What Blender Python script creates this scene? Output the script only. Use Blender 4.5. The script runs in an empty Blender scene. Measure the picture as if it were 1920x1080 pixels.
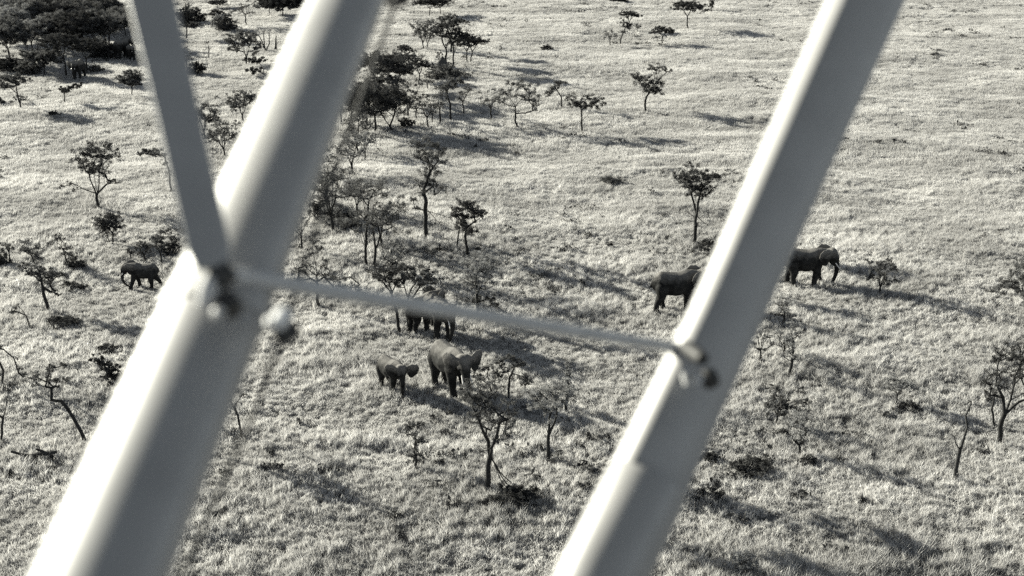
import bpy, math, random
import numpy as np
from mathutils import Vector, Matrix, noise

random.seed(7)
rng = np.random.default_rng(7)
S = bpy.context.scene
COL = S.collection

# ------------------------------------------------------------------ camera
CAM_H = 30.0
F = 2400.0                                   # focal length in pixels of the 1920 wide photograph
PITCH = math.radians(19.9)
cd = bpy.data.cameras.new('camera')
cam = bpy.data.objects.new('camera', cd)
COL.objects.link(cam)
cam.location = (0, 0, CAM_H)
cam.rotation_euler = (math.pi/2 - PITCH, 0, 0)
cd.sensor_width = 36.0
cd.lens = 36.0*F/1920.0
cd.clip_start = 0.05
cd.clip_end = 20000
cd.dof.use_dof = True
cd.dof.focus_distance = 85.0
cd.dof.aperture_fstop = cd.lens/12.0
S.camera = cam
C0 = Vector((0, 0, CAM_H))
FWD = Vector((0, math.cos(PITCH), -math.sin(PITCH)))
UP = Vector((0, math.sin(PITCH), math.cos(PITCH)))
RT = Vector((1, 0, 0))

# ------------------------------------------------------------------ light
SUN_EL = math.radians(18.5)
SUN_AZ = math.radians(-57)                    # to the left of straight ahead
sunv = Vector((math.sin(SUN_AZ)*math.cos(SUN_EL), math.cos(SUN_AZ)*math.cos(SUN_EL), math.sin(SUN_EL)))
w = bpy.data.worlds.new('World'); S.world = w; w.use_nodes = True
nt = w.node_tree; nt.nodes.clear()
sky = nt.nodes.new('ShaderNodeTexSky'); sky.sky_type = 'NISHITA'; sky.sun_disc = False
sky.altitude = 1800; sky.air_density = .6; sky.dust_density = .5; sky.sun_elevation = SUN_EL; sky.sun_rotation = SUN_AZ
hs = nt.nodes.new('ShaderNodeHueSaturation'); hs.inputs['Saturation'].default_value = 0.32; hs.inputs['Hue'].default_value = 0.47
bg = nt.nodes.new('ShaderNodeBackground'); bg.inputs['Strength'].default_value = 0.05
ow = nt.nodes.new('ShaderNodeOutputWorld')
nt.links.new(sky.outputs[0], hs.inputs['Color']); nt.links.new(hs.outputs[0], bg.inputs[0]); nt.links.new(bg.outputs[0], ow.inputs[0])
sd = bpy.data.lights.new('sun', 'SUN'); sd.energy = 5.0; sd.angle = math.radians(0.5); sd.color = (1, .975, .83)
so = bpy.data.objects.new('sun', sd); COL.objects.link(so)
so.rotation_euler = sunv.to_track_quat('Z', 'Y').to_euler()
so.location = (-30, 40, 60)
S.view_settings.view_transform = 'Standard'; S.view_settings.look = 'None'
S.view_settings.gamma = 1.0; S.view_settings.use_curve_mapping = False
S.view_settings.exposure = 1.82
S.render.engine = 'CYCLES'
S.cycles.use_denoising = False
S.cycles.max_bounces = 5; S.cycles.diffuse_bounces = 1; S.cycles.glossy_bounces = 2
S.cycles.transmission_bounces = 2; S.cycles.transparent_max_bounces = 4

# ------------------------------------------------------------------ helpers
def link(o, parent=None):
    COL.objects.link(o)
    if parent is not None: o.parent = parent
    return o

def mesh_np(name, V, Fc, mat, smooth=False):
    """V (n,3) array, Fc list/array of tris or quads (same length each)"""
    V = np.asarray(V, np.float32); Fc = np.asarray(Fc, np.int32)
    me = bpy.data.meshes.new(name)
    k = Fc.shape[1]
    me.vertices.add(len(V)); me.vertices.foreach_set('co', V.ravel())
    me.loops.add(Fc.size); me.loops.foreach_set('vertex_index', Fc.ravel())
    me.polygons.add(len(Fc)); me.polygons.foreach_set('loop_start', np.arange(0, Fc.size, k, dtype=np.int32))
    me.update(calc_edges=True)
    if smooth: me.polygons.foreach_set('use_smooth', np.ones(len(Fc), bool))
    me.materials.append(mat)
    me.validate()
    return me

def thing(name, label, cat, loc=(0, 0, 0), group=None):
    o = bpy.data.objects.new(name, None); link(o)
    o.location = loc; o.empty_display_size = .3
    o['label'] = label; o['category'] = cat
    if group: o['group'] = group
    return o

def part(name, me, parent):
    return link(bpy.data.objects.new(name, me), parent)

def new_mat(name):
    m = bpy.data.materials.new(name); m.use_nodes = True
    n = m.node_tree; b = n.nodes['Principled BSDF']
    return m, n, b

def ramp_noise(n, scale, lo, hi, detail=6, coord='Object', p0=.3, p1=.7):
    tc = n.nodes.new('ShaderNodeTexCoord'); no = n.nodes.new('ShaderNodeTexNoise')
    no.inputs['Scale'].default_value = scale; no.inputs['Detail'].default_value = detail
    r = n.nodes.new('ShaderNodeValToRGB')
    r.color_ramp.elements[0].position = p0; r.color_ramp.elements[1].position = p1
    r.color_ramp.elements[0].color = (*lo, 1); r.color_ramp.elements[1].color = (*hi, 1)
    n.links.new(tc.outputs[coord], no.inputs['Vector']); n.links.new(no.outputs[0], r.inputs[0])
    return r, no

def bump(n, b, scale, strength, dist, detail=8):
    tc = n.nodes.new('ShaderNodeTexCoord'); no = n.nodes.new('ShaderNodeTexNoise')
    no.inputs['Scale'].default_value = scale; no.inputs['Detail'].default_value = detail
    bp = n.nodes.new('ShaderNodeBump'); bp.inputs['Strength'].default_value = strength; bp.inputs['Distance'].default_value = dist
    n.links.new(tc.outputs['Object'], no.inputs['Vector']); n.links.new(no.outputs[0], bp.inputs['Height'])
    n.links.new(bp.outputs[0], b.inputs['Normal'])

# ------------------------------------------------------------------ materials
def g3(v, warm=0.0): return (v*(1+warm), v, v*(1-warm))

def leafy(name, lo, hi, trans):
    m, n, b = new_mat(name)
    oi = n.nodes.new('ShaderNodeTexCoord'); no = n.nodes.new('ShaderNodeTexNoise'); no.inputs['Scale'].default_value = 1.7
    no.inputs['Detail'].default_value = 3
    r = n.nodes.new('ShaderNodeValToRGB'); r.color_ramp.elements[0].position = .35; r.color_ramp.elements[1].position = .65
    r.color_ramp.elements[0].color = (*g3(lo), 1); r.color_ramp.elements[1].color = (*g3(hi), 1)
    n.links.new(oi.outputs['Object'], no.inputs['Vector']); n.links.new(no.outputs[0], r.inputs[0])
    d = n.nodes.new('ShaderNodeBsdfDiffuse'); t = n.nodes.new('ShaderNodeBsdfTranslucent'); mx = n.nodes.new('ShaderNodeMixShader')
    mx.inputs[0].default_value = trans
    n.links.new(r.outputs[0], d.inputs[0]); n.links.new(r.outputs[0], t.inputs[0])
    n.links.new(d.outputs[0], mx.inputs[1]); n.links.new(t.outputs[0], mx.inputs[2])
    n.nodes.remove(b); n.links.new(mx.outputs[0], n.nodes['Material Output'].inputs[0])
    return m

M_LEAF = leafy('dark_acacia_leaf', .025, .085, .25)
M_LEAFP = leafy('pale_thorn_leaf', .16, .34, .3)
M_LEAFM = leafy('grey_acacia_leaf', .045, .18, .38)

m, n, b = new_mat('bark'); r, _ = ramp_noise(n, 9, g3(.012), g3(.04)); n.links.new(r.outputs[0], b.inputs['Base Color'])
b.inputs['Roughness'].default_value = .95; b.inputs['Specular IOR Level'].default_value = .1; bump(n, b, 25, .8, .03); M_BARK = m
m, n, b = new_mat('dead_wood'); r, _ = ramp_noise(n, 6, g3(.018), g3(.055)); n.links.new(r.outputs[0], b.inputs['Base Color'])
b.inputs['Roughness'].default_value = .95; b.inputs['Specular IOR Level'].default_value = .1; bump(n, b, 18, .9, .04); M_DEAD = m
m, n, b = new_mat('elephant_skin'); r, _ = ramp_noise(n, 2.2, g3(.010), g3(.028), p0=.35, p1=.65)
tc = n.nodes.new('ShaderNodeTexCoord'); sp = n.nodes.new('ShaderNodeSeparateXYZ'); n.links.new(tc.outputs['Object'], sp.inputs[0])   # sunlit backs painted into the skin colour, paler with height and noise
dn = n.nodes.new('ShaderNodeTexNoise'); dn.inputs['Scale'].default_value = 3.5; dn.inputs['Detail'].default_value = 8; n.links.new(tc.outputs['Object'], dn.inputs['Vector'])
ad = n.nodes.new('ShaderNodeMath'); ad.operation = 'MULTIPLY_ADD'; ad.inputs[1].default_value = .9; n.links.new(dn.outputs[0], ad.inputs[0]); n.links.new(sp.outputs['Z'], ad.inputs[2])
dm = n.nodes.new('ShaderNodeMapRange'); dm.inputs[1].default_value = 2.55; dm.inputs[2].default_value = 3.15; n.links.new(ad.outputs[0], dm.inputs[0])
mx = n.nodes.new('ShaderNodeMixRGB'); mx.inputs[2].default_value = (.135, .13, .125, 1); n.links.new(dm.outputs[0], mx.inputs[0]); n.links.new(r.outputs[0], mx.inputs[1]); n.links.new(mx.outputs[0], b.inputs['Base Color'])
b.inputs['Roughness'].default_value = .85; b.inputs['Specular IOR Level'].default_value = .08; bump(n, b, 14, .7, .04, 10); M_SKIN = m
m, n, b = new_mat('ivory'); r, _ = ramp_noise(n, 12, g3(.5, .03), g3(.7, .03)); n.links.new(r.outputs[0], b.inputs['Base Color']); b.inputs['Roughness'].default_value = .35; M_IVORY = m
m, n, b = new_mat('dark_eye'); r, _ = ramp_noise(n, 30, g3(.01), g3(.02)); n.links.new(r.outputs[0], b.inputs['Base Color']); b.inputs['Roughness'].default_value = .1; M_EYE = m
m, n, b = new_mat('strut_paint'); r, _ = ramp_noise(n, 14, g3(.235, .01), g3(.27, .01)); n.links.new(r.outputs[0], b.inputs['Base Color'])
b.inputs['Roughness'].default_value = .42; bump(n, b, 60, .08, .001); M_PAINT = m
m, n, b = new_mat('dark_steel'); r, _ = ramp_noise(n, 40, g3(.02), g3(.05)); n.links.new(r.outputs[0], b.inputs['Base Color'])
b.inputs['Roughness'].default_value = .6; b.inputs['Specular IOR Level'].default_value = .2; M_STEEL = m
m, n, b = new_mat('bright_fitting'); r, _ = ramp_noise(n, 40, g3(.55), g3(.7)); n.links.new(r.outputs[0], b.inputs['Base Color'])
b.inputs['Roughness'].default_value = .35; M_BRIGHT = m
m, n, b = new_mat('grey_rod_paint'); r, _ = ramp_noise(n, 30, g3(.34), g3(.42)); n.links.new(r.outputs[0], b.inputs['Base Color'])
b.inputs['Roughness'].default_value = .5; M_ROD = m
m, n, b = new_mat('termite_earth'); r, _ = ramp_noise(n, 5, g3(.03), g3(.08)); n.links.new(r.outputs[0], b.inputs['Base Color'])
b.inputs['Roughness'].default_value = 1; bump(n, b, 10, 1, .08); M_EARTH = m

# soil and thatch below the grass
m, n, b = new_mat('savanna_soil')
r, no = ramp_noise(n, .35, g3(.09, .01), g3(.20, .01), detail=10, coord='Object', p0=.35, p1=.65)
r2, no2 = ramp_noise(n, 5.0, g3(.55), g3(1.0), detail=8, p0=.35, p1=.6)
mu = n.nodes.new('ShaderNodeMixRGB'); mu.blend_type = 'MULTIPLY'; mu.inputs[0].default_value = 1
n.links.new(r.outputs[0], mu.inputs[1]); n.links.new(r2.outputs[0], mu.inputs[2]); n.links.new(mu.outputs[0], b.inputs['Base Color'])
b.inputs['Roughness'].default_value = 1; b.inputs['Specular IOR Level'].default_value = 0
bump(n, b, 3.0, 1.0, .25, 12); M_SOIL = m

# grass blades: dry straw with paler and darker swards (varies with where the tuft stands)
m, n, b = new_mat('dry_grass')
ge = n.nodes.new('ShaderNodeNewGeometry'); sc_ = n.nodes.new('ShaderNodeVectorMath'); sc_.operation = 'MULTIPLY'; sc_.inputs[1].default_value = (.10, .16, 0)
no = n.nodes.new('ShaderNodeTexNoise'); no.inputs['Scale'].default_value = 1; no.inputs['Detail'].default_value = 5; no.inputs['Roughness'].default_value = .6
r = n.nodes.new('ShaderNodeValToRGB'); r.color_ramp.elements[0].position = .38; r.color_ramp.elements[1].position = .62
r.color_ramp.elements[0].color = (*g3(.42, .015), 1); r.color_ramp.elements[1].color = (*g3(.61, .015), 1)
oi = n.nodes.new('ShaderNodeObjectInfo')
mr = n.nodes.new('ShaderNodeMapRange'); mr.inputs[3].default_value = .80; mr.inputs[4].default_value = 1.10
mu = n.nodes.new('ShaderNodeVectorMath'); mu.operation = 'SCALE'
n.links.new(ge.outputs['Position'], sc_.inputs[0]); n.links.new(sc_.outputs[0], no.inputs['Vector']); n.links.new(no.outputs[0], r.inputs[0])
n.links.new(oi.outputs['Random'], mr.inputs[0]); n.links.new(r.outputs[0], mu.inputs[0]); n.links.new(mr.outputs[0], mu.inputs['Scale'])
d = n.nodes.new('ShaderNodeBsdfDiffuse'); t = n.nodes.new('ShaderNodeBsdfTranslucent'); mx = n.nodes.new('ShaderNodeMixShader'); mx.inputs[0].default_value = .42
n.links.new(mu.outputs[0], d.inputs[0]); n.links.new(mu.outputs[0], t.inputs[0]); n.links.new(d.outputs[0], mx.inputs[1]); n.links.new(t.outputs[0], mx.inputs[2])
n.nodes.remove(b); n.links.new(mx.outputs[0], n.nodes['Material Output'].inputs[0]); M_GRASS = m

# ------------------------------------------------------------------ terrain
def hz(x, y):
    v = Vector((x, y, 0))
    return (.55*noise.noise(v*.045 + Vector((3, 1, 0))) + .30*noise.noise(Vector((x*.09, y*.14, 5)))
            + .11*noise.noise(Vector((x*.25, y*.38, 9))) + .04*noise.noise(Vector((x*.8, y*1.0, 2))))

def axis(lo, hi, step, far, k):
    a = list(np.arange(lo, hi + 1e-6, step)); s = step; p = hi
    while p < far: s *= k; p += s; a.append(p)
    s = step; p = lo; b_ = []
    while p > -far: s *= k; p -= s; b_.append(p)
    return np.array(b_[::-1] + a)
XS = axis(-125, 125, .8, 6000, 1.25)
YS = axis(36, 290, .8, 9000, 1.25)
HG = np.zeros((len(YS), len(XS)), np.float32)
for j, y in enumerate(YS):
    for i, x in enumerate(XS):
        if abs(x) < 260 and -120 < y < 520: HG[j, i] = hz(x, y)
X, Y = np.meshgrid(XS, YS)
V = np.stack([X, Y, HG], -1).reshape(-1, 3)
nx = len(XS); jj, ii = np.meshgrid(np.arange(len(YS)-1), np.arange(nx-1), indexing='ij')
a = (jj*nx + ii).ravel(); Fq = np.stack([a, a+1, a+nx+1, a+nx], -1)
ground = link(bpy.data.objects.new('ground', mesh_np('ground', V, Fq, M_SOIL, True)))
ground['kind'] = 'structure'

def height(x, y):
    x = np.asarray(x, float); y = np.asarray(y, float)
    i = np.clip(np.searchsorted(XS, x)-1, 0, nx-2); j = np.clip(np.searchsorted(YS, y)-1, 0, len(YS)-2)
    tx = np.clip((x-XS[i])/(XS[i+1]-XS[i]), 0, 1); ty = np.clip((y-YS[j])/(YS[j+1]-YS[j]), 0, 1)
    return (HG[j, i]*(1-tx)*(1-ty)+HG[j, i+1]*tx*(1-ty)+HG[j+1, i]*(1-tx)*ty+HG[j+1, i+1]*tx*ty)

def ray(px, py): return (FWD + RT*((px-960)/F) - UP*((py-540)/F))
def gp(px, py):
    """where the line of sight through a pixel of the photograph meets the ground"""
    d = ray(px, py); z = 0.0
    for _ in range(6):
        t = (CAM_H - z)/-d.z; p = C0 + d*t; z = float(height(p.x, p.y))
    return Vector((p.x, p.y, z)), t            # t = depth along the view axis

# ------------------------------------------------------------------ grass
def tuft_mesh(name, R, nb, h0, h1, wd, seed, spread=.35):
    r_ = np.random.default_rng(seed)
    ang = r_.uniform(0, 6.283, nb); rad = R*np.sqrt(r_.uniform(0, 1, nb))
    bx = np.stack([rad*np.cos(ang), rad*np.sin(ang), np.full(nb, -.05)], -1)
    h = r_.uniform(h0, h1, nb)*(1-.35*(rad/R)**2)
    la = r_.uniform(0, 6.283, nb); ln = r_.uniform(.05, spread, nb)*h
    lean = np.stack([ln*np.cos(la)+.10*h, ln*np.sin(la)-.03*h, np.zeros(nb)], -1)
    wa = r_.uniform(0, 3.1416, nb); wv = np.stack([np.cos(wa), np.sin(wa), np.zeros(nb)], -1)*(wd*r_.uniform(.6, 1.3, nb))[:, None]*.5
    up = np.array([0, 0, 1.0])
    mid = bx + lean*.35 + up*(h*.58)[:, None]; top = bx + lean*1.25 + up*h[:, None]
    V = np.stack([bx-wv, bx+wv, mid-wv*.8, mid+wv*.8, top], 1).reshape(-1, 3)
    o = (np.arange(nb)*5)[:, None]
    T = np.concatenate([o+[0, 1, 3], o+[0, 3, 2], o+[2, 3, 4]])
    return mesh_np(name, V, T, M_GRASS)

tufts = bpy.data.collections.new('grass_tufts')
k = 0
for (R, nb, h0, h1, wd, sp) in [(.24, 38, .20, .46, .034, .55), (.28, 44, .16, .38, .036, .7), (.22, 40, .32, .66, .030, .4), (.28, 34, .10, .28, .040, .9),
                                (.5, 80, .20, .44, .040, .55), (.55, 90, .15, .38, .044, .7), (.45, 80, .26, .50, .038, .45), (.6, 75, .12, .30, .046, .9)]:
    o = bpy.data.objects.new('grass_tuft_%d' % k, tuft_mesh('grass_tuft', R, nb, h0, h1, wd, 40+k, sp)); tufts.objects.link(o); k += 1

def scatter(n_, ymin, ymax, power):
    u = rng.uniform(0, 1, n_); y = (ymin**power + u*(ymax**power-ymin**power))**(1/power)
    x = rng.uniform(-1, 1, n_)*(.435*y+7)
    return x, y
x1, y1 = scatter(100000, 38, 115, 1.2)
x2, y2 = scatter(170000, 95, 285, 1.25)
x = np.concatenate([x1, x2]); y = np.concatenate([y1, y2]); z = height(x, y)
near = np.concatenate([np.ones(len(x1), bool), np.zeros(len(x2), bool)])
pn = np.array([noise.noise(Vector((a*.13, b_*.2, 20)))+.6*noise.noise(Vector((a*.5, b_*.7, 30))) for a, b_ in zip(x, y)])
q = pn + rng.normal(0, .28, len(x))
kind = np.where(q > .42, 2, np.where(q < -.42, 3, np.where(rng.uniform(0, 1, len(x)) > .5, 0, 1))).astype(np.int32) + np.where(near, 0, 4).astype(np.int32)
scl = (rng.uniform(.75, 1.25, len(x))*(1+.24*np.clip(pn, -.6, .8))).astype(np.float32)
me = bpy.data.meshes.new('grass'); me.vertices.add(len(x)); me.vertices.foreach_set('co', np.stack([x, y, z], -1).astype(np.float32).ravel())
at = me.attributes.new('pick', 'INT', 'POINT'); at.data.foreach_set('value', kind)
at = me.attributes.new('scl', 'FLOAT', 'POINT'); at.data.foreach_set('value', scl)
at = me.attributes.new('rotz', 'FLOAT', 'POINT'); at.data.foreach_set('value', rng.uniform(-.8, .8, len(x)).astype(np.float32))
grass = link(bpy.data.objects.new('grass', me)); grass['kind'] = 'stuff'
me.materials.append(M_GRASS)
ng = bpy.data.node_groups.new('grass_scatter', 'GeometryNodeTree')
ng.interface.new_socket('Geometry', in_out='INPUT', socket_type='NodeSocketGeometry'); ng.interface.new_socket('Geometry', in_out='OUTPUT', socket_type='NodeSocketGeometry')
gi = ng.nodes.new('NodeGroupInput'); go = ng.nodes.new('NodeGroupOutput')
ci = ng.nodes.new('GeometryNodeCollectionInfo'); ci.inputs['Collection'].default_value = tufts
ci.inputs['Separate Children'].default_value = True; ci.inputs['Reset Children'].default_value = True
ip = ng.nodes.new('GeometryNodeInstanceOnPoints'); ip.inputs['Pick Instance'].default_value = True
def attr(nm, ty):
    a_ = ng.nodes.new('GeometryNodeInputNamedAttribute'); a_.data_type = ty; a_.inputs['Name'].default_value = nm; return a_.outputs['Attribute']
cx = ng.nodes.new('ShaderNodeCombineXYZ')
ng.links.new(gi.outputs[0], ip.inputs['Points']); ng.links.new(ci.outputs[0], ip.inputs['Instance'])
ng.links.new(attr('pick', 'INT'), ip.inputs['Instance Index']); ng.links.new(attr('scl', 'FLOAT'), ip.inputs['Scale'])
ng.links.new(attr('rotz', 'FLOAT'), cx.inputs[2]); ng.links.new(cx.outputs[0], ip.inputs['Rotation']); ng.links.new(ip.outputs[0], go.inputs[0])
md = grass.modifiers.new('scatter', 'NODES'); md.node_group = ng

# low dark tussocks, too many and too small to count
def scrub():
    n_ = 2600; x_, y_ = scatter(n_, 42, 285, 1.35); Vs = []
    keep = np.array([noise.noise(Vector((a*.05, b_*.06, 50))) > -.02+.3*rng.random() for a, b_ in zip(x_, y_)])
    x_, y_ = x_[keep], y_[keep]; z_ = height(x_, y_)
    for a, b_, c in zip(x_, y_, z_):
        r_ = rng.uniform(.10, .42)*(.8+b_*.002); m_ = int(22+60*r_)
        p = rng.normal(0, 1, (m_, 3))*np.array([r_*rng.uniform(.6, 1.6), r_*.6, .10]); p[:, 2] = np.abs(p[:, 2])*1.6+.12
        p += np.array([a, b_, c]); L = rng.normal(0, .075, (m_, 3)); W = rng.normal(0, .05, (m_, 3))
        Vs.append(np.stack([p-L, p+W, p+L, p-W], 1).reshape(-1, 3))
    V_ = np.concatenate(Vs); o = link(bpy.data.objects.new('low_scrub', mesh_np('low_scrub', V_, np.arange(len(V_)).reshape(-1, 4), M_LEAF))); o['kind'] = 'stuff'
scrub()

# ------------------------------------------------------------------ trees
class Skel:
    def __init__(s, rs):
        s.P = [Vector((0, 0, -.1))]; s.par = [-1]; s.rs = rs; s.tips = []
        s.minr = {}
    def add(s, p, parent): s.P.append(Vector(p)); s.par.append(parent); return len(s.P)-1
    def path(s, a_, pts, wob=.04, step=.35):
        """adds a wobbling polyline from node a_ through pts"""
        for q_ in pts:
            q_ = Vector(q_); p0 = s.P[a_]; L = (q_-p0).length; n_ = max(1, int(L/step)); off = Vector((0, 0, 0))
            for k_ in range(1, n_+1):
                t_ = k_/n_
                off = off*.6 + Vector((s.rs.gauss(0, 1), s.rs.gauss(0, 1), s.rs.gauss(0, .6)))*wob*min(1, L)*(0 if k_ == n_ else 1)
                a_ = s.add(p0.lerp(q_, t_)+off, a_)
        return a_
    def near(s, p, up=1.2):
        A = np.array(s.P); d = A-np.array(p); c = np.linalg.norm(d, axis=1)+up*np.maximum(0, d[:, 2]+.15*np.hypot(d[:, 0], d[:, 1]))
        return int(np.argmin(c))
    def mesh(s, mat, r_tip, r_base, sides=4):
        n_ = len(s.P); cnt = np.zeros(n_); ch = np.zeros(n_, int)
        for i_ in range(1, n_): ch[s.par[i_]] += 1
        cnt[ch == 0] = 1
        for i_ in range(n_-1, 0, -1): cnt[s.par[i_]] += cnt[i_]
        keep = 0 if len(s.P) > 60 or cnt[0] > 6 else (.5 if cnt[0] > 2 else 0)
        if cnt[0] == 2: s.minr.update({q_: r_base*(.85-.35*s.P[q_].z/max(p.z for p in s.P)) for q_ in range(1, n_) if cnt[q_] >= 2 or s.P[q_].x > 0})
        rr = r_tip + (r_base-r_tip)*(keep+(1-keep)*(np.sqrt(cnt)-1)/max(1e-3, math.sqrt(cnt[0])-1)) if cnt[0] > 1 else np.linspace(r_base, max(r_tip, .45*r_base), n_)
        for i_ in range(1, n_):
            if i_ in s.minr: rr[i_] = max(rr[i_], s.minr[i_])
        # taper also with distance up the trunk
        zmax = max(p.z for p in s.P); V_, F_ = [], []
        for i_ in range(1, n_):
            p0 = s.P[s.par[i_]]; p1 = s.P[i_]; ax = (p1-p0)
            if ax.length < 1e-4: continue
            ax.normalize(); e1 = ax.orthogonal().normalized(); e2 = ax.cross(e1)
            t0 = 1-.35*max(0, p0.z)/zmax; t1 = 1-.35*max(0, p1.z)/zmax
            r0 = rr[s.par[i_]]*t0; r1 = rr[i_]*t1
            if ch[s.par[i_]] > 1 and rr[i_] < rr[s.par[i_]]*.75: r0 = r1*1.25
            if s.par[i_] == 0: r0 *= 1.35
            b0 = len(V_); nf = 6 if r0 > .05 else sides
            for k_ in range(nf):
                c_, s_ = math.cos(6.2832*k_/nf), math.sin(6.2832*k_/nf); V_.append(p0+(e1*c_+e2*s_)*r0 - ax*r0*.3)
            for k_ in range(nf):
                c_, s_ = math.cos(6.2832*k_/nf), math.sin(6.2832*k_/nf); V_.append(p1+(e1*c_+e2*s_)*r1)
            for k_ in range(nf): F_.append((b0+k_, b0+(k_+1) % nf, b0+nf+(k_+1) % nf, b0+nf+k_))
        return mesh_np('trunk', [tuple(v) for v in V_], F_, mat, True)

def leaves_mesh(cl, mat, size, rs):
    """cl: list of (centre, rx, rz, count) foliage sprays"""
    Vs = []
    for c, rx, rz, cnt in cl:
        u = rs.normal(0, 1, (cnt, 3)); u /= np.linalg.norm(u, axis=1)[:, None]; u *= (rs.uniform(0, 1, cnt)**.45)[:, None]
        p = np.array(c)+u*np.array([rx, rx, rz])
        a_ = rs.uniform(0, 6.283, cnt); ti = rs.normal(0, .45, cnt)
        L = np.stack([np.cos(a_)*np.cos(ti), np.sin(a_)*np.cos(ti), np.sin(ti)], -1)*(size*rs.uniform(.6, 1.4, cnt))[:, None]
        b_ = a_+1.57; ro = rs.normal(0, .6, cnt)
        W = np.stack([np.cos(b_)*np.cos(ro), np.sin(b_)*np.cos(ro), np.sin(ro)], -1)*(size*.28*rs.uniform(.7, 1.3, cnt))[:, None]
        Vs.append(np.stack([p-L*.5, p+W, p+L*.5, p-W], 1).reshape(-1, 3))
    V_ = np.concatenate(Vs); n_ = len(V_)//4
    return mesh_np('foliage', V_, np.arange(n_*4).reshape(-1, 4), mat)

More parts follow.
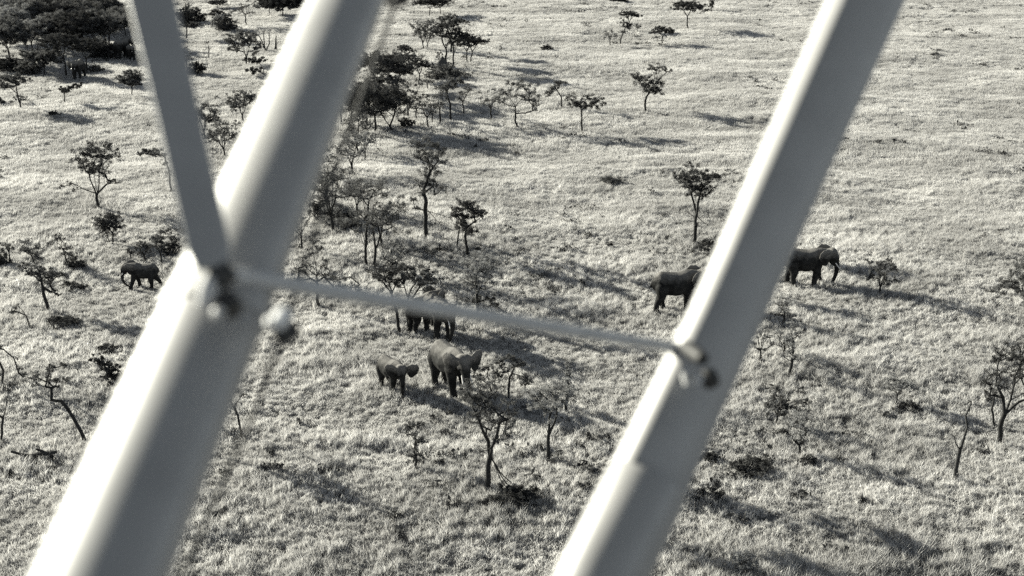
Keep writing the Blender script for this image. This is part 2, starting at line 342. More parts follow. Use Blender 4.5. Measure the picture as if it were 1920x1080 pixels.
TREES = 'acacia and thorn trees scattered over the savanna'
def tree(x, y, h, w_, kind, label, seed=0, leaf=None, dens=1.0, clumps=None, limbs=None, lean=0, r=None, name=None, cat='tree', group=TREES, drop=0, stems=1, vs=1.0):
    """x, y: foot in the photograph; h, w_: height and crown width in its pixels; clumps: (right, up, radius) in pixels"""
    rs = random.Random(seed*131+int(x)*7+int(y)); rn = np.random.default_rng(seed*17+int(abs(x))*3+int(y))
    base, dep = gp(x, y); base.z -= drop
    el = math.atan2(CAM_H, math.hypot(base.x, base.y))
    sx = dep/F; sz = dep/F/math.cos(el)*(1.0)
    H = h*sz; W = w_*sx
    base_leaf = {'umb': 'd', 'dense': 'd', 'vase': 'm', 'col': 'm', 'bare': 'm', 'shrub': 'd', 'snag': None}[kind]
    leaf = leaf or base_leaf
    sk = Skel(rs); cl = []
    if clumps is not None:
        for (u, v, rr) in clumps: cl.append((Vector((u*sx, rs.uniform(-.35, .35)*W*.7, v*sz*vs)), rr*sx*1.04, rr*sx*.60))
    elif kind == 'umb':
        n_ = int(9+W*2.2)
        for k_ in range(n_):
            a_ = 2.4*k_+rs.random(); ro = math.sqrt((k_+.5)/n_)*.5*W
            zt = H*(.95-.20*(ro/(.5*W))**2+rs.uniform(-.07, .02)) if k_ % 4 else H*rs.uniform(.66, .85)
            cl.append((Vector((ro*math.cos(a_)+lean*sx, ro*math.sin(a_)*.9, zt)), W*rs.uniform(.10, .17), W*.045+.04))
    elif kind == 'dense':
        n_ = int(16+W*3)
        for k_ in range(n_):
            a_ = 2.4*k_; ro = math.sqrt((k_+.5)/n_)*.5*W; f_ = ro/(.5*W)
            zt = H*rs.uniform(.42+.15*f_, 1-.22*f_*f_)
            cl.append((Vector((ro*math.cos(a_)+lean*sx, ro*math.sin(a_), zt)), W*rs.uniform(.12, .19), W*.07+.05))
    elif kind == 'vase':
        n_ = int(15+W*2.6)
        for k_ in range(n_):
            a_ = 2.4*k_+rs.random()*.7; f_ = math.sqrt((k_+.5)/n_); ro = f_*.5*W
            zt = H*(rs.uniform(.52, .97)-.10*f_*f_)
            cl.append((Vector((ro*math.cos(a_)+lean*sx, ro*math.sin(a_), zt)), W*rs.uniform(.06, .12), W*.05+.06))
    elif kind == 'col':
        n_ = int(8+H*2.2)
        for k_ in range(n_):
            zt = H*(.3+.7*(k_+.5)/n_); a_ = 2.4*k_+rs.random(); ro = W*.5*rs.uniform(.15, 1)*(1 if zt < .75*H else .75)
            cl.append((Vector((ro*math.cos(a_)+lean*sx*zt/H, ro*math.sin(a_), zt)), W*rs.uniform(.14, .26), W*.06+.04))
    elif kind == 'bare':
        n_ = int(9+W*2)
        for k_ in range(n_):
            a_ = 2.4*k_+rs.random(); f_ = math.sqrt((k_+.5)/n_); ro = f_*.5*W
            cl.append((Vector((ro*math.cos(a_)+lean*sx, ro*math.sin(a_), H*rs.uniform(.5, 1-.25*f_))), W*rs.uniform(.05, .10), W*.03+.03))
        if leaf == 'm': dens *= .25
    elif kind == 'shrub':
        n_ = int(10+W*4)
        for k_ in range(n_):
            a_ = 2.4*k_; f_ = math.sqrt((k_+.5)/n_); ro = f_*.5*W
            cl.append((Vector((ro*math.cos(a_), ro*math.sin(a_)*.8, H*rs.uniform(.12, .92)*(1-.45*f_*f_))), W*rs.uniform(.12, .2), H*.14))
    # wood
    heads = []
    if limbs:
        for li in limbs:
            n0_ = len(sk.P)
            pts = [Vector((u*sx, (rs.uniform(-.15, .15)*W if len(q_) == 0 else q_[0]*sx), v*sz*vs)) for (u, v, *q_) in li]
            st = pts[0]
            if st.length < .3: heads.append(sk.path(0, pts[1:], .035))
            else:
                k_ = sk.near(st, .2); heads.append(sk.path(k_, pts[1:], .035))
            for q_ in range(n0_, len(sk.P)): sk.minr[q_] = (.030 if kind != 'snag' else .04)*(1-.35*(q_-n0_)/(len(sk.P)-n0_))
    elif kind == 'shrub':
        for k_ in range(4): sk.path(0, [Vector((rs.uniform(-.2, .2)*W, rs.uniform(-.2, .2)*W, H*.3))], .05)
    elif kind == 'col':
        sk.path(0, [Vector((rs.uniform(-.06, .06)*W+lean*sx*.5, 0, H*.5)), Vector((lean*sx+rs.uniform(-.1, .1)*W, 0, H*.93))], .07)
    else:
        fk = {'umb': .42, 'dense': .33, 'vase': .22, 'bare': .36}.get(kind, .4)
        for s_ in range(stems):
            o_ = (s_-(stems-1)/2)*.16*W
            f0 = sk.path(0 if stems == 1 else sk.add(Vector((o_*.8, rs.uniform(-.1, .1), -.05)), 0), [Vector((o_+rs.uniform(-.04, .04)*W+lean*sx*.35, 0, H*fk))], .045)
            nl = 4 if kind in ('umb', 'dense') else 6
            for k_ in range(nl):
                a_ = 6.283*(k_+rs.random()*.6)/nl+s_
                e_ = sk.P[f0]+Vector((math.cos(a_)*.16*W, math.sin(a_)*.16*W, H*(.78-fk)*rs.uniform(.6, 1.0)))
                e_.x += lean*sx*.4
                sk.path(f0, [sk.P[f0].lerp(e_, .5)+Vector((math.cos(a_), math.sin(a_), 0))*.03*W, e_], .05)
    cl.sort(key=lambda c: (c[0]-Vector((0, 0, H*.35))).length)
    sprays = []
    leafsize = max(.07, min(.14, dep*.0009))
    for c, rx, rz in cl:
        k_ = sk.near(c - Vector((0, 0, rz)))
        p0 = sk.P[k_]; midp = p0.lerp(c, .55)+Vector((0, 0, (-.10 if kind != 'umb' else .02)*(c-p0).length))
        e_ = sk.path(k_, [midp, c-Vector((0, 0, rz*.4))], .05)
        nt_ = rs.randint(5, 8)
        for t_ in range(nt_):
            a_ = 6.283*(t_+rs.random())/nt_; rr = rx*rs.uniform(.5, 1.55)
            tip = c+Vector((math.cos(a_)*rr, math.sin(a_)*rr, rs.gauss(0, 1.0)*rz + (-.25*rr if kind == 'bare' else .06*rr)))
            k2 = sk.path(e_, [tip], .06, .3)
            if not leaf: continue
            full = kind in ('dense', 'shrub')
            nleaf = dens*(46 if full else 31)*rs.uniform(.4, 1.5)*min(4.5, max(.55, (rx/leafsize)**1.5*.22))
            sprays.append((tip.lerp(c, .15), rx*.34+.03, rz*rs.uniform(.35, .9)+.03, max(3, int(nleaf))))
            for m_ in range(2 if rx > .3 else 1):           # side twigs with thinner sprays
                b_ = a_+rs.uniform(-1.1, 1.1); t2 = c.lerp(tip, rs.uniform(.4, 1.0))+Vector((math.cos(b_), math.sin(b_), rs.uniform(-.25, .45)))*rx*rs.uniform(.3, .75)
                if m_ == 0: sk.path(k2, [t2], .03, .4)
                sprays.append((t2, rx*.26+.03, rz*.4+.025, max(2, int(nleaf*.42))))
    nm = name or {'shrub': 'thorn_shrub', 'snag': 'dead_tree'}.get(kind, 'acacia_tree')
    t = thing(nm, label, cat, base, group)
    t.rotation_euler.z = 0
    rb = (r*.8 if r else max(.05, .020*H+.02))
    part('trunk' if kind != 'shrub' else 'stem', sk.mesh(M_DEAD if kind == 'snag' else M_BARK, .011+dep*.00006, rb), t)
    if leaf and sprays:
        part('crown' if kind != 'shrub' else 'foliage', leaves_mesh(sprays, {'d': M_LEAF, 'm': M_LEAFM, 'p': M_LEAFP}[leaf], leafsize, rn), t)
    return t

T = tree
# --- open grassland, top right
T(1290, 54, 52, 58, 'umb', 'dark flat crowned acacia at the top edge, right of the field centre', leaf='d')
T(1333, 20, 20, 10, 'col', 'tiny dark sapling right of the acacia at the top edge', leaf='d')
T(1242, 84, 33, 38, 'umb', 'small flat acacia standing alone below the top edge tree', leaf='d')
T(1180, 58, 38, 34, 'umb', 'small round crowned acacia above the twisted bare tree near the top', leaf='d')
T(1144, 87, 34, 28, 'bare', 'small leafless forked tree with two stems near the top', leaf='m')
T(1163, 84, 46, 24, 'bare', 'thin leaning tree with one dark leaf tuft on its right arm', clumps=[(9, 34, 7), (5, 44, 6), (14, 40, 5)], limbs=[[(0, 0), (-1, 14), (6, 28)], [(0, 12), (8, 30), (12, 40)]], leaf='d', seed=3)
T(1195, 60, 18, 16, 'bare', 'tiny pale bare shrub beside the small round crowned acacia', leaf='m')
T(1210, 210, 82, 62, 'umb', 'two tiered acacia with a second crown rising on the right', clumps=[(-16, 62, 10), (-6, 54, 10), (2, 50, 9), (14, 55, 9), (22, 46, 9), (27, 38, 8), (8, 42, 8), (14, 36, 7), (8, 80, 7), (18, 76, 6), (30, 80, 7), (40, 74, 6), (-22, 66, 5), (-2, 60, 7), (22, 60, 6)], limbs=[[(0, 0), (-2, 30), (-10, 50)], [(0, 28), (8, 42), (16, 60), (14, 70), (22, 82), (34, 79)], [(14, 66), (6, 80)]])
T(1091, 248, 66, 62, 'umb', 'forked umbrella acacia with two flat lobes in the open grass', clumps=[(-22, 62, 9), (-12, 60, 8), (-5, 56, 8), (-16, 52, 7), (0, 52, 7), (14, 60, 9), (26, 60, 9), (34, 54, 7), (22, 50, 8), (12, 48, 7), (30, 46, 5), (-4, 46, 5)], limbs=[[(0, 0), (-1, 20), (-1, 40), (-10, 54)], [(0, 20), (10, 32), (20, 48)], [(0, 38), (8, 52)]])
T(1054, 203, 54, 40, 'bare', 'spindly bare tree with two bent arms above the forked umbrella acacia', clumps=[(-22, 32, 7), (-14, 40, 6), (-10, 50, 5), (-4, 46, 4), (2, 48, 5), (-26, 26, 5)], limbs=[[(0, 0), (-1, 26), (-1, 46)], [(0, 20), (-10, 34), (-18, 42)]], leaf='m', dens=1.4)
T(971, 241, 82, 74, 'vase', 'lacy spreading acacia with a bent foot in the middle of the upper field', clumps=[(-34, 66, 9), (-24, 72, 9), (-12, 78, 9), (0, 74, 9), (12, 76, 9), (22, 68, 9), (32, 62, 9), (36, 48, 7), (28, 50, 8), (20, 56, 7), (-28, 58, 7), (-18, 62, 7), (-4, 64, 6), (10, 60, 6), (30, 38, 5), (-30, 48, 5)], limbs=[[(0, 0), (-6, 14), (-4, 40), (-16, 58), (-24, 66)], [(-4, 38), (4, 52), (14, 64)], [(-4, 44), (-6, 66)]], leaf='m', dens=.9)
T(921, 228, 62, 48, 'bare', 'pale bare tree with curling arms left of the lacy acacia', leaf='m')
T(869, 214, 56, 26, 'bare', 'narrow bare forked tree between two shadows, upper middle', clumps=[(-6, 40, 5), (8, 52, 5), (12, 46, 4), (-8, 30, 4)], limbs=[[(0, 0), (0, 24), (-4, 40)], [(0, 22), (8, 40), (13, 54)]], leaf='m')
T(846, 228, 80, 46, 'bare', 'tree with a thick dark leaning trunk and ragged top, upper middle', clumps=[(-6, 72, 9), (6, 74, 8), (14, 76, 8), (-12, 66, 7), (20, 78, 7), (0, 66, 8)], limbs=[[(0, 0), (-1, 26), (-6, 50), (-8, 66)]], leaf='m', dens=1.4, r=.15)
T(825, 234, 72, 40, 'bare', 'slim bare tree with a long drooping arm, upper middle', leaf='m', seed=4)
T(803, 243, 62, 58, 'bare', 'drooping bare umbrella tree with arching twigs, upper middle', leaf='m', dens=1.6, seed=2)
T(811, 233, 42, 20, 'bare', 'thin straight bare trunk behind the drooping umbrella tree', leaf='m')
T(764, 220, 76, 60, 'bare', 'bare tree forking low with long arms reaching right, upper middle', clumps=[(-10, 46, 7), (-2, 60, 6), (24, 62, 6), (12, 50, 6), (-18, 34, 6), (34, 40, 5), (4, 36, 6), (20, 32, 5)], limbs=[[(0, 0), (-1, 20), (-4, 44)], [(0, 14), (14, 34), (26, 62)], [(16, 38), (34, 42)]], leaf='m', dens=1.3)
T(803, 170, 30, 24, 'bare', 'small bare crooked sapling below the leaning grove', leaf='m')
T(785, 159, 48, 46, 'umb', 'small umbrella acacia with a stout trunk beside the big dark flat crown', leaf='d')
T(768, 118, 33, 33, 'umb', 'small leaning umbrella acacia above the big dark flat crown', leaf='d', lean=-6)
T(797, 94, 55, 54, 'vase', 'two stemmed fan shaped acacia left of the leaning grove', leaf='m', stems=2)
T(805, 31, 34, 46, 'umb', 'left one of two touching acacias at the top edge, middle', leaf='d')
T(826, 28, 30, 44, 'umb', 'right one of two touching acacias at the top edge, middle', leaf='d')
T(838, 127, 84, 52, 'umb', 'leaning grove acacia with a straight trunk and dark ragged crown', leaf='d', seed=5)
T(848, 128, 70, 50, 'umb', 'leaning grove acacia whose trunk slants to the right', leaf='d', lean=16)
T(846, 100, 74, 50, 'umb', 'tall acacia rising behind the leaning grove', leaf='m', dens=1.3)
T(876, 118, 52, 40, 'umb', 'slim acacia with a dark crown at the right of the grove', leaf='d')
T(882, 118, 50, 44, 'umb', 'rightmost acacia of the grove with a trunk curving right', leaf='d', lean=10)
T(824, 126, 36, 16, 'bare', 'thin bare sapling at the left foot of the grove', leaf='m')
# --- cluster right of the left strut
T(712, 192, 88, 110, 'umb', 'big dark umbrella acacia with a very wide flat crown beside the left strut', leaf='d', dens=.85)
T(745, 178, 56, 60, 'umb', 'middling dark acacia under the right edge of the wide flat crown', leaf='d')
T(703, 249, 92, 110, 'dense', 'dense dark acacia at the edge of a long shadow, beside the left strut', leaf='d', dens=.6)
T(652, 248, 84, 60, 'umb', 'dark acacia with a curved trunk half hidden by the left strut', leaf='d', lean=20)
T(738, 246, 84, 70, 'dense', 'dark tangled acacia with a trunk bent down to the right, above the long shadow', leaf='m', dens=.7, clumps=[(-30, 80, 14), (-14, 76, 14), (-44, 64, 14), (-24, 58, 14), (-6, 60, 12), (8, 48, 12), (12, 62, 10), (-36, 46, 11), (2, 34, 10), (18, 36, 10), (-14, 40, 12), (24, 54, 8)], limbs=[[(0, 0), (-14, 22), (-28, 44), (-30, 66)], [(-18, 28), (-44, 24), (-60, 14)]])
T(762, 240, 22, 26, 'shrub', 'small dark shrub at the upper end of the long shadow', leaf='d')
T(660, 330, 84, 60, 'vase', 'pale ragged acacia just right of the left strut, below the long shadow', leaf='p', dens=.9)
T(800, 447, 182, 64, 'col', 'tall ragged acacia with a long arm arching down to the right', clumps=[(-14, 174, 8), (4, 176, 9), (18, 172, 9), (30, 162, 8), (-4, 164, 10), (12, 158, 10), (24, 148, 9), (-10, 152, 8), (2, 142, 9), (16, 136, 9), (34, 146, 7), (10, 122, 9), (-2, 118, 8), (22, 116, 7), (4, 104, 9), (14, 98, 8), (-12, 100, 7), (30, 92, 6), (-24, 70, 6), (-16, 60, 6), (-6, 84, 7)], limbs=[[(0, 0), (0, 40), (2, 68), (-2, 90), (8, 120), (6, 150), (12, 172)], [(2, 52), (26, 46), (46, 36), (58, 16), (64, 6)], [(2, 66), (-4, 50), (-18, 58)], [(6, 60), (20, 30), (36, 24)], [(12, 120), (28, 150)], [(-2, 96), (14, 110)]], leaf='m', dens=1.1)
T(878, 479, 112, 62, 'dense', 'dense dark acacia with three slanting stems, middle of the field', clumps=[(-6, 104, 8), (0, 94, 10), (-10, 88, 9), (8, 86, 9), (22, 86, 8), (-18, 80, 9), (-4, 76, 11), (12, 76, 10), (26, 74, 7), (-26, 74, 7), (-14, 66, 10), (2, 62, 11), (-2, 50, 10), (8, 46, 8), (-16, 52, 7)], limbs=[[(0, 0), (-4, 28), (-6, 60), (-4, 90)], [(0, 4), (-10, 30), (-8, 56)]], stems=2, leaf='d')
T(855, 470, 60, 26, 'bare', 'thin dark slanting trunk left of the dense three stemmed acacia', limbs=[[(0, 0), (4, 26), (8, 50)]], clumps=[(10, 56, 7), (2, 50, 5)], leaf='d')
T(695, 501, 160, 124, 'vase', 'wide lacy acacia with two stems, above the thin rod', stems=2, leaf='m', dens=.75)
T(626, 438, 132, 92, 'vase', 'open branched acacia above a dark shrub, beside the left strut', leaf='m', dens=.55)
T(609, 412, 42, 52, 'shrub', 'dark round shrub beside the left strut, under the open branched acacia', leaf='d')
T(652, 430, 30, 40, 'shrub', 'dark low shrub between the open branched acacia and the wide lacy acacia', leaf='d')
T(636, 425, 46, 60, 'shrub', 'pale thorny shrub in front of the dark round one', leaf='p', dens=.7)
T(597, 579, 132, 88, 'bare', 'bare acacia with one long limb sagging right over the thin rod', clumps=[(-2, 124, 7), (-8, 104, 7), (8, 112, 7), (20, 96, 8), (-22, 100, 8), (-30, 84, 7), (14, 82, 8), (28, 78, 7), (-14, 76, 8), (-34, 60, 6), (-24, 62, 6), (10, 66, 7), (30, 54, 6), (46, 48, 7), (60, 52, 7), (72, 44, 7), (78, 36, 5), (40, 34, 5)], limbs=[[(0, 0), (0, 40), (-2, 80), (-6, 110), (-2, 122)], [(2, 44), (14, 60), (34, 54), (62, 58), (78, 42)], [(0, 66), (14, 84)], [(0, 60), (-22, 74)], [(14, 58), (30, 42)]], leaf='m', dens=.8)
T(750, 628, 132, 76, 'umb', 'flat crowned acacia whose trunk passes behind the thin rod, left of its twin', clumps=[(-46, 112, 9), (-34, 118, 9), (-20, 124, 10), (-6, 122, 10), (8, 116, 9), (-40, 104, 8), (-26, 108, 10), (-12, 110, 10), (2, 104, 9), (-32, 96, 7), (-16, 98, 7), (12, 104, 7)], limbs=[[(0, 0), (-4, 40), (-12, 74), (-28, 100)], [(-11, 70), (-4, 100)], [(-12, 78), (-16, 104)]], leaf='d')
T(765, 622, 120, 78, 'vase', 'fan crowned acacia just left of the elephant pair', clumps=[(-14, 114, 8), (-2, 116, 9), (10, 112, 9), (22, 110, 9), (36, 104, 9), (46, 96, 8), (50, 86, 7), (30, 94, 9), (14, 98, 9), (0, 100, 9), (-10, 98, 8), (24, 84, 7), (40, 84, 7), (-16, 88, 6)], limbs=[[(0, 0), (0, 40), (2, 62), (-8, 92)], [(2, 60), (10, 84), (20, 98)], [(2, 56), (20, 78), (36, 92)]], leaf='m', dens=1.4)
T(898, 600, 130, 96, 'vase', 'pale frosted acacia with dark lower boughs, right of the elephant pair', clumps=[(-24, 100, 10), (-10, 110, 11), (4, 118, 11), (16, 124, 9), (28, 112, 9), (-14, 92, 11), (2, 96, 12), (16, 100, 10), (36, 104, 8), (-20, 78, 9), (-4, 78, 11), (12, 76, 10), (-14, 62, 9), (24, 84, 8), (2, 60, 9), (30, 60, 7)], limbs=[[(0, 0), (-2, 40), (-4, 80), (2, 110)], [(-2, 50), (14, 80), (24, 110)]], leaf='p', dens=1.1)
T(915, 607, 62, 82, 'vase', 'dark sprawling thorn bough below the pale frosted acacia', clumps=[(-44, 38, 9), (-30, 34, 8), (-10, 40, 9), (4, 34, 9), (16, 28, 9), (26, 22, 8), (6, 46, 7), (-4, 28, 8)], limbs=[[(0, 0), (-2, 18), (-16, 34), (-44, 42)], [(-2, 18), (20, 24), (34, 22)]], leaf='d')
T(1299, 460, 140, 90, 'umb', 'classic umbrella acacia standing alone left of the right strut', clumps=[(-30, 128, 9), (-18, 132, 10), (-4, 134, 10), (10, 136, 9), (26, 132, 9), (42, 128, 8), (-34, 120, 7), (-22, 120, 11), (-8, 122, 11), (6, 122, 11), (20, 120, 11), (34, 118, 9), (-14, 110, 10), (0, 108, 11), (14, 108, 10), (26, 106, 8), (-4, 98, 8), (8, 96, 8), (18, 96, 7)], limbs=[[(0, 0), (1, 40), (2, 62), (-4, 84), (-12, 110)], [(2, 60), (8, 86), (16, 110)], [(2, 64), (2, 110)], [(1, 50), (-14, 60), (-28, 56)], [(1, 52), (16, 46), (26, 40)]], leaf='d', dens=1.2)
T(1330, 492, 40, 46, 'umb', 'small dark umbrella bush peeping out beside the right strut', leaf='d')
T(1650, 555, 68, 54, 'vase', 'small bushy acacia in the shadow right of the far elephant', leaf='m', dens=1.5)
T(1926, 602, 106, 120, 'vase', 'fan shaped acacia cut by the right edge', leaf='m', dens=1.6)
T(1871, 832, 186, 124, 'vase', 'large open acacia near the right edge with a pale sunlit stem', clumps=[(-8, 176, 10), (-18, 164, 10), (-6, 160, 11), (10, 168, 10), (26, 170, 11), (40, 172, 11), (52, 160, 11), (-24, 148, 10), (-10, 146, 11), (6, 152, 11), (22, 154, 12), (38, 152, 12), (-32, 130, 9), (-18, 128, 10), (30, 138, 11), (46, 138, 10), (-36, 116, 9), (-26, 108, 9), (-12, 112, 9), (14, 130, 9), (-40, 98, 8), (-28, 92, 9), (-16, 92, 7), (50, 96, 8), (56, 84, 8), (60, 112, 8), (34, 118, 8)], limbs=[[(0, 0), (0, 62), (-6, 90), (-20, 112), (-22, 150)], [(0, 60), (10, 84), (14, 120), (20, 158)], [(2, 66), (30, 78), (56, 84)], [(10, 88), (34, 96), (54, 98)], [(-4, 84), (-24, 84), (-44, 104)], [(14, 116), (34, 146)]], leaf='d', dens=.8)
T(1867, 800, 76, 30, 'bare', 'thin bare sapling just left of the large open acacia', leaf='m', limbs=[[(-13, 0), (-14, 34), (-12, 60)]], clumps=[(-12, 66, 5), (-8, 60, 4)])
T(1790, 905, 146, 26, 'snag', 'dead snag with a crooked top standing alone at the lower right', limbs=[[(0, 0), (2, 46), (5, 74), (9, 104), (4, 124), (12, 144), (10, 150), (5, 146)], [(2, 60), (-8, 74), (-12, 86), (-18, 88)]], clumps=[], r=.14, group='dead trees')
# --- right, middle and lower
T(1467, 674, 58, 44, 'vase', 'pale small thorn tree in the middle of a loose trio by the right strut', leaf='p', dens=.8)
T(1477, 706, 100, 30, 'col', 'taller slim pale thorn tree of the loose trio, stem bent at its foot', leaf='p', dens=.7, lean=4)
T(1425, 679, 60, 40, 'bare', 'leftmost slim tree of the loose trio, touching the right strut', leaf='m')
T(1466, 612, 52, 40, 'col', 'pale ragged sapling with one dark tuft above a black shadow strip', leaf='p', dens=.8)
T(1456, 796, 58, 52, 'vase', 'small bushy tree above a round dark tussock, right of the right strut', leaf='m', dens=1.8)
T(1464, 818, 14, 24, 'shrub', 'round dark tussock below the small bushy tree', leaf='d')
T(1497, 858, 86, 46, 'col', 'pale scraggly thorn tree beside the small bushy tree', leaf='p', dens=.6)
T(1684, 762, 50, 56, 'umb', 'small pale flat topped tree with a thin stem over a dark bush', leaf='p', dens=.8)
T(1700, 772, 16, 40, 'shrub', 'low dark bush at the foot of the pale flat topped tree', leaf='d')
T(1396, 1086, 46, 42, 'col', 'small pale thorn tree cut by the bottom edge', leaf='p', dens=.8)
T(1632, 840, 16, 6, 'snag', 'short dark stump in a strip of shadow, lower right', limbs=[[(0, 0), (0, 9), (1, 15)]], clumps=[], r=.12, name='tree_stump', cat='stump', group='dead trees')
T(1405, 886, 26, 70, 'shrub', 'wide low dark bush beside the lower part of the right strut', leaf='d', dens=.8)
T(1512, 872, 16, 36, 'shrub', 'low dark tussock at the head of a long shadow, lower right', leaf='d')
T(1330, 862, 12, 36, 'shrub', 'small dark tussock touching the right edge of the right strut', leaf='d')
T(1330, 940, 30, 60, 'shrub', 'dark tangled bush where a broad shadow leaves the right strut', leaf='d')
T(1030, 861, 130, 78, 'vase', 'slim acacia with grey rounded crown left of the right strut', leaf='p', dens=1.0, clumps=[(-40, 118, 9), (-28, 112, 10), (-14, 120, 11), (0, 124, 11), (14, 128, 11), (28, 124, 10), (36, 136, 8), (-30, 100, 9), (-18, 102, 11), (-4, 106, 11), (10, 108, 11), (24, 108, 9), (-12, 88, 9), (2, 88, 10), (14, 88, 8), (-2, 74, 7)], limbs=[[(0, 0), (-1, 46), (-10, 66), (-12, 92)], [(-1, 46), (8, 66), (10, 96)], [(-1, 50), (0, 90)]])
T(1063, 776, 98, 24, 'col', 'narrow pale columnar thorn tree right of the tusker', leaf='p', dens=1.0)
T(955, 750, 76, 68, 'umb', 'small dark umbrella thorn right of the tusker', clumps=[(-20, 66, 7), (-10, 70, 8), (2, 72, 8), (14, 68, 8), (22, 62, 7), (-4, 60, 7), (10, 58, 7), (30, 42, 6), (38, 36, 6), (-14, 58, 5)], limbs=[[(0, 0), (0, 40), (-4, 58)], [(0, 42), (10, 58)], [(0, 46), (18, 42), (34, 38)]], leaf='m', dens=1.5)
T(927, 737, 58, 56, 'vase', 'dark contorted thorn tree touching the tusker', clumps=[(-30, 40, 7), (-22, 48, 7), (-10, 46, 7), (2, 44, 6), (-26, 30, 5), (10, 34, 5)], limbs=[[(0, 0), (-10, 18), (-26, 28), (-32, 40)], [(-6, 14), (-14, 34), (-12, 46)], [(0, 4), (2, 24), (4, 42)]], leaf='m', dens=1.3)
T(984, 742, 46, 24, 'bare', 'small bare forked thorn right of the small umbrella thorn', leaf='m')
T(915, 924, 206, 112, 'col', 'tall broken acacia in the foreground with a fallen bough at its foot', clumps=[(-36, 196, 10), (-20, 204, 11), (-6, 200, 12), (8, 196, 11), (18, 186, 10), (-42, 180, 10), (-28, 180, 12), (-12, 182, 13), (2, 178, 12), (-44, 162, 9), (-30, 160, 11), (-16, 160, 13), (-2, 158, 12), (12, 160, 10), (28, 150, 10), (40, 152, 10), (50, 146, 8), (-24, 142, 11), (-10, 138, 12), (2, 134, 10), (22, 134, 11), (36, 136, 12), (46, 130, 9), (-14, 118, 10), (-2, 112, 9), (12, 116, 8), (34, 118, 9), (20, 100, 8), (-8, 88, 6), (16, 84, 6), (-34, 126, 6)],
  limbs=[[(0, 0), (0, 40), (6, 64), (2, 90), (-8, 116), (-14, 160), (-12, 196)], [(6, 66), (14, 96), (20, 124), (36, 144)], [(-8, 120), (-28, 150)], [(-12, 140), (8, 176)], [(6, 70), (18, 52), (34, 26), (52, 8)], [(8, 68), (22, 44), (44, 14), (62, -2)], [(10, 62), (24, 30), (40, 6)]], leaf='m', dens=.6, r=.17, vs=1.0)
T(974, 938, 26, 66, 'shrub', 'dark heap of broken branches at the foot of the tall broken acacia', leaf='d', dens=.8, name='brush_pile', cat='branches')
T(925, 950, 22, 34, 'shrub', 'small dark clump beside the heap of broken branches', leaf='d', dens=.7)
T(780, 882, 88, 42, 'col', 'small layered thorn tree alone in the foreground grass', leaf='m', dens=1.2, clumps=[(-8, 82, 7), (2, 84, 7), (8, 78, 6), (-14, 76, 6), (-4, 72, 8), (0, 62, 6), (10, 56, 7), (16, 52, 6), (2, 50, 6), (-2, 40, 5), (-10, 32, 6), (2, 30, 6), (12, 30, 7), (-4, 22, 5)])
T(452, 823, 84, 40, 'bare', 'bare thin tree half hidden behind the lower left strut', leaf=None, limbs=[[(0, 0), (-4, 40), (-8, 60), (6, 78)], [(-6, 50), (-14, 70)]], clumps=[(8, 80, 5), (-16, 76, 5)])
# --- left side
T(186, 396, 124, 82, 'vase', 'dark vase shaped acacia with one low arm reaching left', clumps=[(-30, 98, 10), (-20, 104, 10), (-8, 112, 11), (6, 118, 10), (20, 114, 10), (32, 110, 10), (42, 104, 8), (-24, 90, 10), (-12, 94, 12), (2, 100, 12), (16, 100, 11), (28, 98, 10), (-14, 80, 9), (0, 86, 10), (14, 84, 10), (-10, 68, 7), (20, 72, 8), (4, 70, 8), (28, 58, 5), (34, 52, 6), (-50, 50, 6), (-62, 48, 5), (-36, 46, 5)], limbs=[[(0, 0), (0, 34), (-8, 62), (-12, 92)], [(0, 30), (6, 62), (20, 92)], [(0, 36), (2, 80)], [(0, 30), (-18, 42), (-50, 48), (-68, 50)], [(2, 34), (20, 50), (36, 54)]], leaf='d', dens=.95)
T(208, 458, 58, 44, 'dense', 'small layered dark acacia below the vase shaped one', leaf='d', stems=2)
T(95, 587, 136, 76, 'col', 'tall crooked acacia leaning left at the left side', clumps=[(-34, 128, 8), (-28, 118, 9), (-18, 112, 9), (-10, 118, 7), (-20, 100, 9), (-10, 94, 9), (-40, 90, 6), (-32, 82, 7), (-22, 78, 8), (-10, 80, 9), (0, 76, 9), (10, 72, 8), (20, 70, 8), (30, 76, 7), (-2, 62, 8), (8, 60, 8), (-14, 62, 6), (14, 46, 5), (20, 40, 5)], limbs=[[(0, 0), (-6, 40), (-10, 70), (-18, 96), (-26, 120)], [(-8, 56), (10, 68), (30, 78)], [(-6, 44), (8, 42), (20, 38)], [(-12, 78), (-30, 82), (-42, 92)]], leaf='m', dens=1.4)
T(127, 502, 54, 46, 'vase', 'thin grey tree with a flat top above the dark long bush, left side', leaf='m', clumps=[(-26, 50, 6), (-16, 54, 7), (-6, 50, 7), (-2, 38, 6), (6, 30, 6), (12, 24, 6), (-4, 26, 5)], limbs=[[(0, 0), (-2, 26), (-8, 42), (-16, 52)]])
T(142, 503, 22, 34, 'shrub', 'dark bush with a tapering shadow, left of the walking calf', leaf='d')
T(18, 490, 46, 26, 'bare', 'small grey tree beside the black bush at the left edge', leaf='m')
T(2, 497, 34, 34, 'shrub', 'black bush cut by the left edge', leaf='d')
T(57, 616, 46, 34, 'bare', 'small bent leafless tree below the tall crooked acacia', leaf=None, limbs=[[(0, 0), (-2, 12), (-6, 24), (-12, 34), (-16, 44)], [(-8, 26), (-26, 34), (-32, 32)]], clumps=[(-18, 44, 5), (-28, 34, 4)])
